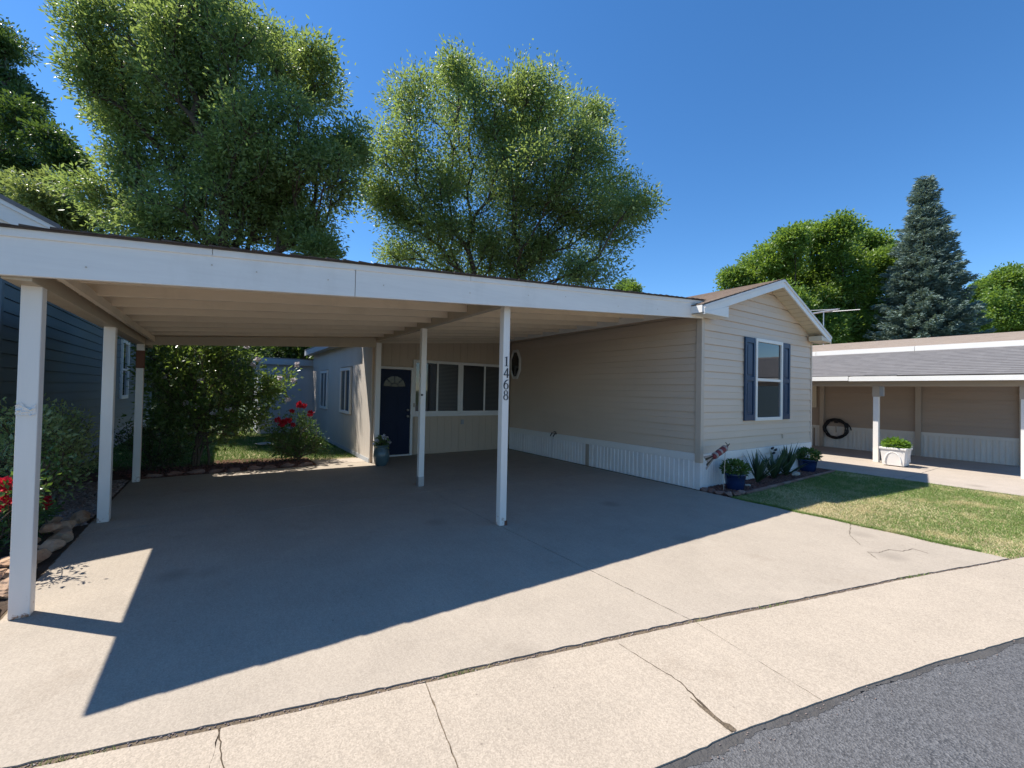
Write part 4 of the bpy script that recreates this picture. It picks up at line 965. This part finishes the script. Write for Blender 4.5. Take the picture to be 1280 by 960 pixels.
tree('ash_tree', 'tall broad ash tree with pale sunlit leaves rising behind the carport roof',
     [(140, 45, 42), (205, 15, 48), (190, -40, 50), (250, -25, 40), (115, 105, 20), (165, 100, 36), (250, 55, 55), (318, 85, 44), (335, 50, 18), (390, 95, 30), (395, 68, 14), (425, 175, 22), (440, 195, 12), (400, 215, 40), (340, 175, 62), (265, 165, 66),
      (195, 165, 40), (150, 205, 24), (205, 240, 48), (285, 270, 60), (355, 270, 40), (175, 290, 26), (385, 285, 20), (400, 312, 12), (120, 250, 20), (310, 225, 55), (235, 105, 50), (145, 150, 24)], 13.8, (292, 400), .15, 'lf_ash', 11, dens=30, per=84, spread=.30, trunk_h=3.6, step=.4, ratio=.36)
tree('open_tree', 'airy round crowned tree with many visible dark limbs behind the carport roof',
     [(515, 130, 34), (570, 115, 38), (568, 82, 12), (612, 135, 36), (650, 140, 36), (655, 108, 12), (698, 148, 34), (735, 185, 32), (742, 150, 11), (770, 240, 28), (795, 258, 15), (775, 290, 26), (500, 190, 38), (472, 245, 20), (490, 262, 22), (535, 250, 40), (540, 300, 40), (600, 205, 58), (670, 215, 58), (720, 240, 40),
      (640, 290, 58), (715, 305, 44), (585, 320, 46), (500, 315, 16), (740, 340, 28), (660, 340, 40)], 21, (592, 420), .175, 'lf_ash', 12, dens=14, per=80, spread=.42, trunk_h=2.6, step=.5, ratio=.40)
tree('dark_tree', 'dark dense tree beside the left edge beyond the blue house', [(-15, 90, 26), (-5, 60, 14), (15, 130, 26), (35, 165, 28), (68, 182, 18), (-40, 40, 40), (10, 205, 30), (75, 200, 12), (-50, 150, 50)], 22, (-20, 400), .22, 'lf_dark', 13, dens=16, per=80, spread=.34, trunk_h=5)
tree('poplar_tree', 'low pale silvery leaved tree just above the blue house gable', [(10, 245, 26), (50, 255, 24), (85, 265, 22), (115, 280, 20), (75, 240, 14), (-30, 250, 40)], 15, (60, 400), .17, 'lf_silver', 14, dens=30, per=60, spread=.24, trunk_h=3, step=.4, ratio=.4)
tree('maple_tree', 'bright green rounded maple tree behind the roof of the beige home', [(922, 350, 14), (945, 335, 17), (972, 320, 20), (985, 300, 10), (1008, 300, 16), (1045, 298, 19), (1082, 305, 17), (1100, 330, 18), (1055, 345, 36), (1000, 350, 34), (1095, 380, 30), (945, 370, 24), (1040, 395, 40), (920, 380, 14), (975, 385, 30), (1100, 408, 24), (1065, 412, 26), (1020, 412, 24)], 33, (1020, 420), .22, 'lf_maple', 15, dens=8, per=170, spread=.42, trunk_h=4, ratio=.55)
tree('far_tree', 'distant yellow green tree to the right of the blue spruce', [(1220, 378, 9), (1236, 362, 12), (1262, 352, 13), (1278, 362, 15), (1305, 350, 18), (1255, 388, 22), (1225, 398, 14), (1290, 390, 24), (1205, 405, 16), (1245, 405, 20), (1275, 405, 20)], 42, (1255, 430), .25, 'lf_maple', 16, dens=7, per=160, spread=.48, trunk_h=4, ratio=.55)
tree('far_tree', 'small distant tree top peeking above the carport roof near the home', [(784, 357, 5), (792, 360, 4), (776, 363, 5), (788, 375, 8)], 40, (785, 420), .2, 'lf_maple', 17, dens=30, per=50, spread=.3, trunk_h=5, ratio=.5)
# background trees seen low through the open carport
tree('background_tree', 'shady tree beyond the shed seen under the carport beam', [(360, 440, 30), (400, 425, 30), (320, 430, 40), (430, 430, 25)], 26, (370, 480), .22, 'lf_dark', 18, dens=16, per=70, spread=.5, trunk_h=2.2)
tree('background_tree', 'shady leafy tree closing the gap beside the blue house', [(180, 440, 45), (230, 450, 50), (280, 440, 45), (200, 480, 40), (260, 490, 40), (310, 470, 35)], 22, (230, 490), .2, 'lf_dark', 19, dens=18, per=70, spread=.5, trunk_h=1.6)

# blue spruce
def spruce(px, py_top, depth, seed):
    rg = np.random.default_rng(seed); top = at_depth(px, py_top, depth); base = np.array([top[0] - .2, top[1], 0.0]); H = top[2]
    o = thing('spruce_tree', 'tall blue green spruce with tapering top behind the neighbouring roof', 'tree', tuple(base))
    mb = MB(); mb.tube([base + np.array([0, 0, H * s]) for s in np.linspace(0, .99, 8)], list(np.linspace(.28, .02, 8)), 8); mb.build('trunk', 'bark', o, smooth=True)
    P = []; D = []; A = []; B = []; z = 1.2
    while z < H - .1:
        f = 1 - z / H; rad = (3.65 * f ** .78 + .14) * rg.uniform(.88, 1.1); nb = int(9 + 9 * f); a0 = rg.uniform(0, 6.28)
        for k in range(nb):
            a = a0 + k * 6.283 / nb + rg.normal() * .15; L = rad * rg.uniform(.72, 1.12); u = np.array([math.cos(a), math.sin(a), 0])
            m = max(3, int(L / .16)); s = np.linspace(.15, 1, m)
            zc = z - .28 * L * s + .30 * L * s ** 2.6 + (.25 * s if f < .12 else 0)
            pts = base + np.outer(s * L, u) + np.outer(zc, [0, 0, 1]); A.append(pts[:-1]); B.append(pts[1:])
            side = np.array([-u[1], u[0], 0])
            for j in range(m):
                wd = .42 * (1.1 - s[j]) * min(1, L / 1.5) + .10; q = int(12 + 16 * min(1, L / 2))
                t = rg.uniform(-1, 1, q); P.append(pts[j] + np.outer(t * wd, side) - np.outer(np.abs(t) * wd * .25, [0, 0, 1]) + rg.normal(size=(q, 3)) * .05)
                dd = u + np.outer(t * 1.1, side) + rg.normal(size=(q, 3)) * .35; dd[:, 2] += .15; D.append(dd)
        z += .24 + .16 * f
    A = np.concatenate(A); B = np.concatenate(B); tubes_mesh('branch', A, B, np.full(len(A), .02), np.full(len(A), .015), 'bark', o, 4)
    P = np.concatenate(P); D = np.concatenate(D); leaf_cloud('crown', P, D, rg.uniform(.16, .30, len(P)), .28, 'lf_spruce', o, rg, .3, .4)
spruce(1157, 226, 29, 21)

# shrubs
def shrub(name, label, lobes, base, leaf, mat, seed, dens=60, per=26, spread=.10, ratio=.55, stems=5, flowers=None, cat='shrub', stem_h=.35, droop=.1):
    rg = np.random.default_rng(seed); base = np.array(base, float); o = thing(name, label, cat, tuple(base))
    at = lobe_pts([(np.array(c), r) for c, r in lobes], dens, rg, 0); at = at[at[:, 2] > .08]
    A = []; B = []; RA = []; RB = []; TT = []; PD = []
    grp = rg.integers(0, stems, len(at))
    for g in range(stems):
        sub = at[grp == g]
        if not len(sub): continue
        b0 = base + np.array([rg.normal() * .12, rg.normal() * .10, -.03]); d = (sub.mean(0) - b0); trunk = [b0 + d * s * stem_h + rg.normal(size=3) * .02 for s in (.25, .5, .75, 1.0)]
        N, par, R, tips = grow(b0, trunk, sub, rg, .12, .0035, 2.2)
        i = np.arange(1, len(N)); A.append(N[par[i]]); B.append(N[i]); RA.append(R[i]); RB.append(R[i]); TT.append(N[tips]); PD.append(norm(N[tips] - N[par[tips]]))
    tubes_mesh('stems', np.concatenate(A), np.concatenate(B), np.concatenate(RA), np.concatenate(RB), 'stem', o, 5)
    T = np.concatenate(TT); PD = np.concatenate(PD); cnt = rg.poisson(per, len(T)); idx = np.repeat(np.arange(len(T)), cnt); m = len(idx)
    off = rg.normal(size=(m, 3)) * spread; D = norm(off) + PD[idx] * .6 + rg.normal(size=(m, 3)) * .4; D[:, 2] -= droop
    leaf_cloud('foliage', T[idx] + off - PD[idx] * rg.uniform(0, 1.5, (m, 1)) * spread, D, leaf * rg.uniform(.6, 1.25, m), ratio, mat, o, rg)
    if flowers:
        for (c, r, fm, nm) in flowers:
            n = 34; d = norm(rg.normal(size=(n, 3)) + np.array([0, 0, .5])); c = np.array(c)
            leaf_cloud(nm, c + d * r * rg.uniform(.05, .45, (n, 1)), d + rg.normal(size=(n, 3)) * .35, np.full(n, r) * rg.uniform(.7, 1.2, n), .95, fm, o, rg, .2, .5)
    return o
def P_(px, py, y):   # point on the vertical plane through world y
    d = ray(px, py); t = (y - CAM[1]) / d[1]; return CAM + d * t
Y0 = 6.35
fl = [(P_(px, py, Y0 - .35 + rng.normal() * .1), .055, 'petal_white', 'white_flower') for px, py in ((308, 434), (322, 450), (371, 456), (252, 476), (350, 473), (367, 476), (316, 457), (232, 504), (268, 516), (285, 512), (205, 470), (245, 508), (360, 500))]
shrub('flowering_shrub', 'big leafy shrub with white blooms on several stems behind the carport',
      [(P_(210, 470, 6.3), .50), (P_(200, 440, 6.5), .42), (P_(250, 450, 6.4), .50), (P_(290, 445, 6.4), .45), (P_(270, 490, 6.3), .55), (P_(315, 480, 6.4), .45), (P_(345, 478, 6.4), .30), (P_(365, 466, 6.3), .16), (P_(215, 510, 6.4), .45), (P_(245, 525, 6.3), .42), (P_(300, 515, 6.4), .40), (P_(270, 420, 6.6), .5), (P_(190, 400, 6.8), .5), (P_(330, 500, 6.5), .3), (P_(225, 545, 6.3), .28), (P_(285, 540, 6.3), .26), (P_(195, 530, 6.4), .32), (P_(320, 525, 6.4), .28)],
      (-7.02, 6.25, 0), .085, 'lf_shrub', 31, dens=300, per=19, spread=.085, flowers=fl, stem_h=.42, stems=6)
fl = [(P_(px, py, 6.0), r, 'petal_red', 'red_rose') for px, py, r in ((374, 506, .07), (380, 508, .06), (365, 514, .05), (388, 517, .065), (347, 525, .06), (354, 528, .07), (360, 527, .07), (366, 531, .05), (351, 531, .05))]
shrub('rose_bush', 'rose bush with clustered red blooms near the entry room wall',
      [(P_(355, 550, 6.2), .36), (P_(385, 545, 6.2), .36), (P_(375, 525, 6.2), .28), (P_(360, 565, 6.2), .30), (P_(395, 560, 6.2), .25), (P_(345, 540, 6.2), .22)], (-5.35, 6.15, 0), .06, 'lf_rose', 32, dens=480, per=16, spread=.06, flowers=fl, stem_h=.3)
def PX(px, py, x):
    d = ray(px, py); t = (x - CAM[0]) / d[0]; return CAM + d * t
shrub('leafy_shrub', 'pale green arching shrub between the thick carport post and blue house',
      [(PX(60, 545, -8.5), .36), (PX(90, 530, -8.5), .30), (PX(40, 560, -8.55), .42), (PX(75, 580, -8.45), .38), (PX(10, 540, -8.6), .40), (PX(50, 520, -8.6), .28), (PX(95, 560, -8.5), .34)], (-8.5, 3.2, 0), .06, 'lf_spirea', 33, dens=420, per=16, spread=.06, ratio=.45, stem_h=.3)
fl = [(PX(px, py, -8.3), r, 'petal_red', 'red_rose') for px, py, r in ((4, 605, .05), (9, 611, .045), (3, 626, .045), (10, 629, .04), (53, 626, .045), (58, 625, .04), (49, 624, .04), (55, 633, .04), (62, 628, .03), (2, 636, .035))]
shrub('rose_bush', 'low rose bush with bright red blooms behind the thick carport post',
      [(PX(12, 640, -8.45), .22), (PX(30, 650, -8.45), .24), (PX(5, 670, -8.5), .24), (PX(50, 640, -8.4), .14), (PX(-15, 650, -8.5), .3), (PX(45, 655, -8.45), .15), (np.array([-8.12, 1.62, .80]), .15), (np.array([-8.14, .90, .72]), .12), (np.array([-8.2, 1.3, .7]), .15)], (-8.5, 1.45, 0), .05, 'lf_rose', 34, dens=700, per=14, spread=.05, flowers=fl, stem_h=.3)
shrub('low_shrub', 'dark low shrub on the gravel near the reddish topped carport post', [(PX(205, 560, -8.1) * 0 + np.array([-7.75, 6.1, .45]), .42), (np.array([-8.1, 6.3, .6]), .4), (np.array([-7.5, 6.0, .3]), .28)], (-7.8, 6.1, 0), .05, 'lf_dark', 35, dens=420, per=16, spread=.07, stem_h=.25)

# flower pots
def pot(name, label, c, prof, mat, leafmat, leaf, fr, fz, seed, n=900, ratio=.55, flowers=None, cat='flower pot', hgt=.14):
    rg = np.random.default_rng(seed); o = thing(name, label, cat, c)
    mb = MB(); mb.lathe(prof, c, 28); mb.build('pot', mat, o, smooth=True)
    mb = MB(); zt_ = prof[-1][1]; mb.lathe([(.01, zt_ - .04), (prof[-1][0] * .97, zt_ - .035), (prof[-1][0] * .5, zt_ - .02)], c, 20); mb.build('soil', 'soil', o)
    d = norm(rg.normal(size=(n, 3)) * np.array([1, 1, .8]) + np.array([0, 0, .25])); P = np.array(c) + np.array([0, 0, fz]) + d * np.array([fr, fr, hgt]) * rg.uniform(.2, 1, (n, 1)) ** .5
    leaf_cloud('foliage', P, d + rg.normal(size=(n, 3)) * .5, leaf * rg.uniform(.6, 1.3, n), ratio, leafmat, o, rg)
    k = 30; A = np.array(c) + np.array([0, 0, zt_ - .03]) + rg.normal(size=(k, 3)) * np.array([.04, .04, 0]); tubes_mesh('stems', A, P[:k], np.full(k, .003), np.full(k, .002), 'stem', o, 4)
    for (dx, dy, dz, r) in (flowers or []):
        q = 14; dd = norm(rg.normal(size=(q, 3)) + np.array([0, 0, .4])); cc = np.array(c) + np.array([dx, dy, dz])
        leaf_cloud('white_flower', cc + dd * r * .2, dd, np.full(q, r), .9, 'petal_white', o, rg, .2, .4)
    return o
tub = [(.125, 0), (.135, .01), (.155, .14), (.168, .24), (.180, .245), (.182, .275), (.168, .278), (.16, .25)]
pot('flower_pot', 'cobalt blue glazed pot of green leaves at driveway corner of the flower bed', (.52, -.33, .012), tub, 'bluepot', 'lf_rose', .055, .22, .35, 41, 900)
pot('flower_pot', 'cobalt blue glazed pot of green leaves at far end of flower bed', (3.75, -.16, .012), [(r * 1.05, z * .95) for r, z in tub], 'bluepot', 'lf_rose', .055, .24, .35, 42, 900)
urn = [(.10, 0), (.115, .01), (.15, .10), (.165, .20), (.155, .30), (.125, .36), (.12, .385), (.15, .41), (.15, .43), (.135, .425), (.12, .39)]
pot('flower_urn', 'grey green glazed urn of white flowers beside the navy door', (-3.98, 4.72, 0), urn, 'tealpot', 'lf_shrub', .06, .14, .46, 43, 300, flowers=[(-.12, -.05, .52, .05), (.02, -.1, .60, .06), (.10, 0, .56, .05), (-.05, .06, .55, .05), (.14, -.06, .49, .045), (-.15, 0, .44, .05)])

# white planter
pl = thing('planter_box', 'square white planter with arched panel and bright green leaves by neighbouring post', 'planter', (6.78, -.86, 0))
c0 = np.array([6.78, -.86, 0]); ang = math.radians(4); 
def rb(mb, a, b):
    k = MB().box(a, b); ca, sa = math.cos(ang), math.sin(ang)
    mb.add([(c0[0] + p[0] * ca - p[1] * sa, c0[1] + p[0] * sa + p[1] * ca, p[2]) for p in k.v], k.f); return mb
mb = MB(); t0, t1 = .20, .235
k = [(-t0, -t0, .02), (t0, -t0, .02), (t0, t0, .02), (-t0, t0, .02), (-t1, -t1, .40), (t1, -t1, .40), (t1, t1, .40), (-t1, t1, .40)]
mb.add([tuple(c0 + np.array(p)) for p in k], [(0, 3, 2, 1), (4, 5, 6, 7), (0, 1, 5, 4), (1, 2, 6, 5), (2, 3, 7, 6), (3, 0, 4, 7)]); mb.build('box', 'planter', pl, bevel=.006)
mb = MB(); 
for a, b in (((-.255, -.255, .40), (.255, -.21, .445)), ((-.255, .21, .40), (.255, .255, .445)), ((-.255, -.21, .40), (-.21, .21, .443)), ((.21, -.21, .40), (.255, .21, .443))): mb.box(tuple(c0 + np.array(a)), tuple(c0 + np.array(b)))
mb.build('rim', 'planter', pl, bevel=.006)
for sgn in (0, 1):
    mb = MB(); pts = []
    for i in range(13):
        t = math.pi * i / 12; pts.append((.15 * math.cos(t), .10 + .24 * math.sin(t)))
    for (a, b) in zip(pts[:-1], pts[1:]):
        for (p, q) in ((a, b),):
            if sgn == 0: A_ = c0 + np.array([-.222, p[0], p[1]]); B_ = c0 + np.array([-.222, q[0], q[1]])
            else: A_ = c0 + np.array([p[0], -.222, p[1]]); B_ = c0 + np.array([q[0], -.222, q[1]])
            mb.tube([A_, B_], .016, 6)
    mb.build('arch_moulding', 'planter', pl)
mb = MB(); mb.box(tuple(c0 + np.array([-.2, -.2, .38])), tuple(c0 + np.array([.2, .2, .41]))); mb.build('soil', 'soil', pl)
rg = np.random.default_rng(44); n = 700; d = norm(rg.normal(size=(n, 3)) + np.array([0, 0, .3])); P = c0 + np.array([0, 0, .50]) + d * np.array([.24, .24, .13]) * rg.uniform(.2, 1, (n, 1)) ** .5
leaf_cloud('foliage', P, d + rg.normal(size=(n, 3)) * .4, .085 * rg.uniform(.6, 1.3, n), .6, 'lf_pot', pl, rg)

# spiky yucca plants
def yucca(label, c, n, L, seed):
    rg = np.random.default_rng(seed); o = thing('yucca_plant', label, 'plant', c, None)
    for i in range(n):
        a = i * 2.4 + rg.normal() * .2; e = math.radians(rg.uniform(38, 86)); l = L * rg.uniform(.75, 1.1); u = np.array([math.cos(a) * math.cos(e), math.sin(a) * math.cos(e), math.sin(e)])
        s = np.array([-math.sin(a), math.cos(a), 0]); nn = np.cross(s, u); b = np.array(c) + u * .02; wd = .036
        V = []; 
        for q, wq in ((0, .6), (.3, 1), (.65, .75), (1, .03)):
            p = b + u * l * q - np.array([0, 0, .10 * l * q * q * math.cos(e)]); V += [p - s * wd * wq + nn * -.012 * wq, p + nn * .0, p + s * wd * wq + nn * -.012 * wq]
        F = []
        for q in range(3):
            for k in range(2): F.append((q * 3 + k, q * 3 + k + 1, q * 3 + k + 4, q * 3 + k + 3))
        mb = MB(); mb.add(V, F); mb.build('leaf', 'lf_yucca', o, smooth=True)
yucca('spiky dark green yucca next to the corner blue flower pot', (1.42, -.26, .01), 26, .60, 51)
yucca('spiky narrow yucca in the middle of three in the flower bed', (2.12, -.22, .01), 22, .62, 52)
yucca('spiky broad yucca beside the pale rock in the flower bed', (2.68, -.20, .01), 30, .68, 53)

# garden stake ornaments
go = thing('garden_spinner', 'red and cream patterned cloth spinner tilted on a thin stake in flower bed', 'garden ornament', (.20, -.30, 0))
top = P_(909, 558, -.30); bot = P_(884, 577, -.30)
mb = MB(); mb.tube([(.22, -.30, 0.0), (.26, -.30, .70)], .006, 6); mb.build('stake', 'metal', go)
ax = top - bot; u = ax / np.linalg.norm(ax)
mb = MB(); mb.tube([top - u * .02, top - ax * .25, top - ax * .5, top - ax * .72], [.03, .055, .05, .04], 8); mb.build('body', 'flagred', go, smooth=True)
for q, m_ in ((.12, 'flagwhite'), (.36, 'flagwhite'), (.58, 'flagwhite')):
    mb = MB(); mb.tube([top - ax * q, top - ax * (q + .07)], [.057, .056], 8); mb.build('band', m_, go)
for i in range(5):
    s = np.array([u[2], 0, -u[0]]); e = bot + s * (i - 2) * .05 - u * .03 * abs(i - 2); st_ = top - ax * .7 + s * (i - 2) * .015
    mb = MB(); mb.prism([st_ - s * .012, st_ + s * .012, e + s * .02, e - s * .02], (0, .006, 0)); mb.build('streamer', ('flagwhite', 'black')[i % 2], go)
mb = MB(); mb.tube([top, top + u * .06 + np.array([.02, 0, .02])], [.012, .006], 6); mb.tube([top + u * .03, top + np.array([-.05, 0, .07])], .006, 5); mb.build('finial', 'black', go)
gs = thing('garden_stake', 'small dark metal bird stake between the yuccas in flower bed', 'garden ornament', (2.30, -.12, 0))
mb = MB(); mb.tube([(2.30, -.12, 0), (2.30, -.12, .60)], .006, 6); mb.build('stake', 'black', gs)
for (dx, dz) in ((-.03, .58), (.10, .54), (.02, .48)):
    mb = MB(); p = np.array([2.30 + dx, -.12, dz]); mb.tube([p - np.array([.06, 0, -.005]), p - np.array([.025, 0, 0]), p + np.array([.025, 0, .01]), p + np.array([.06, 0, .03])], [.005, .022, .024, .006], 8); mb.build('bird', 'black', gs, smooth=True)

for o in bpy.data.objects:
    if '_o' in o: del o['_o']
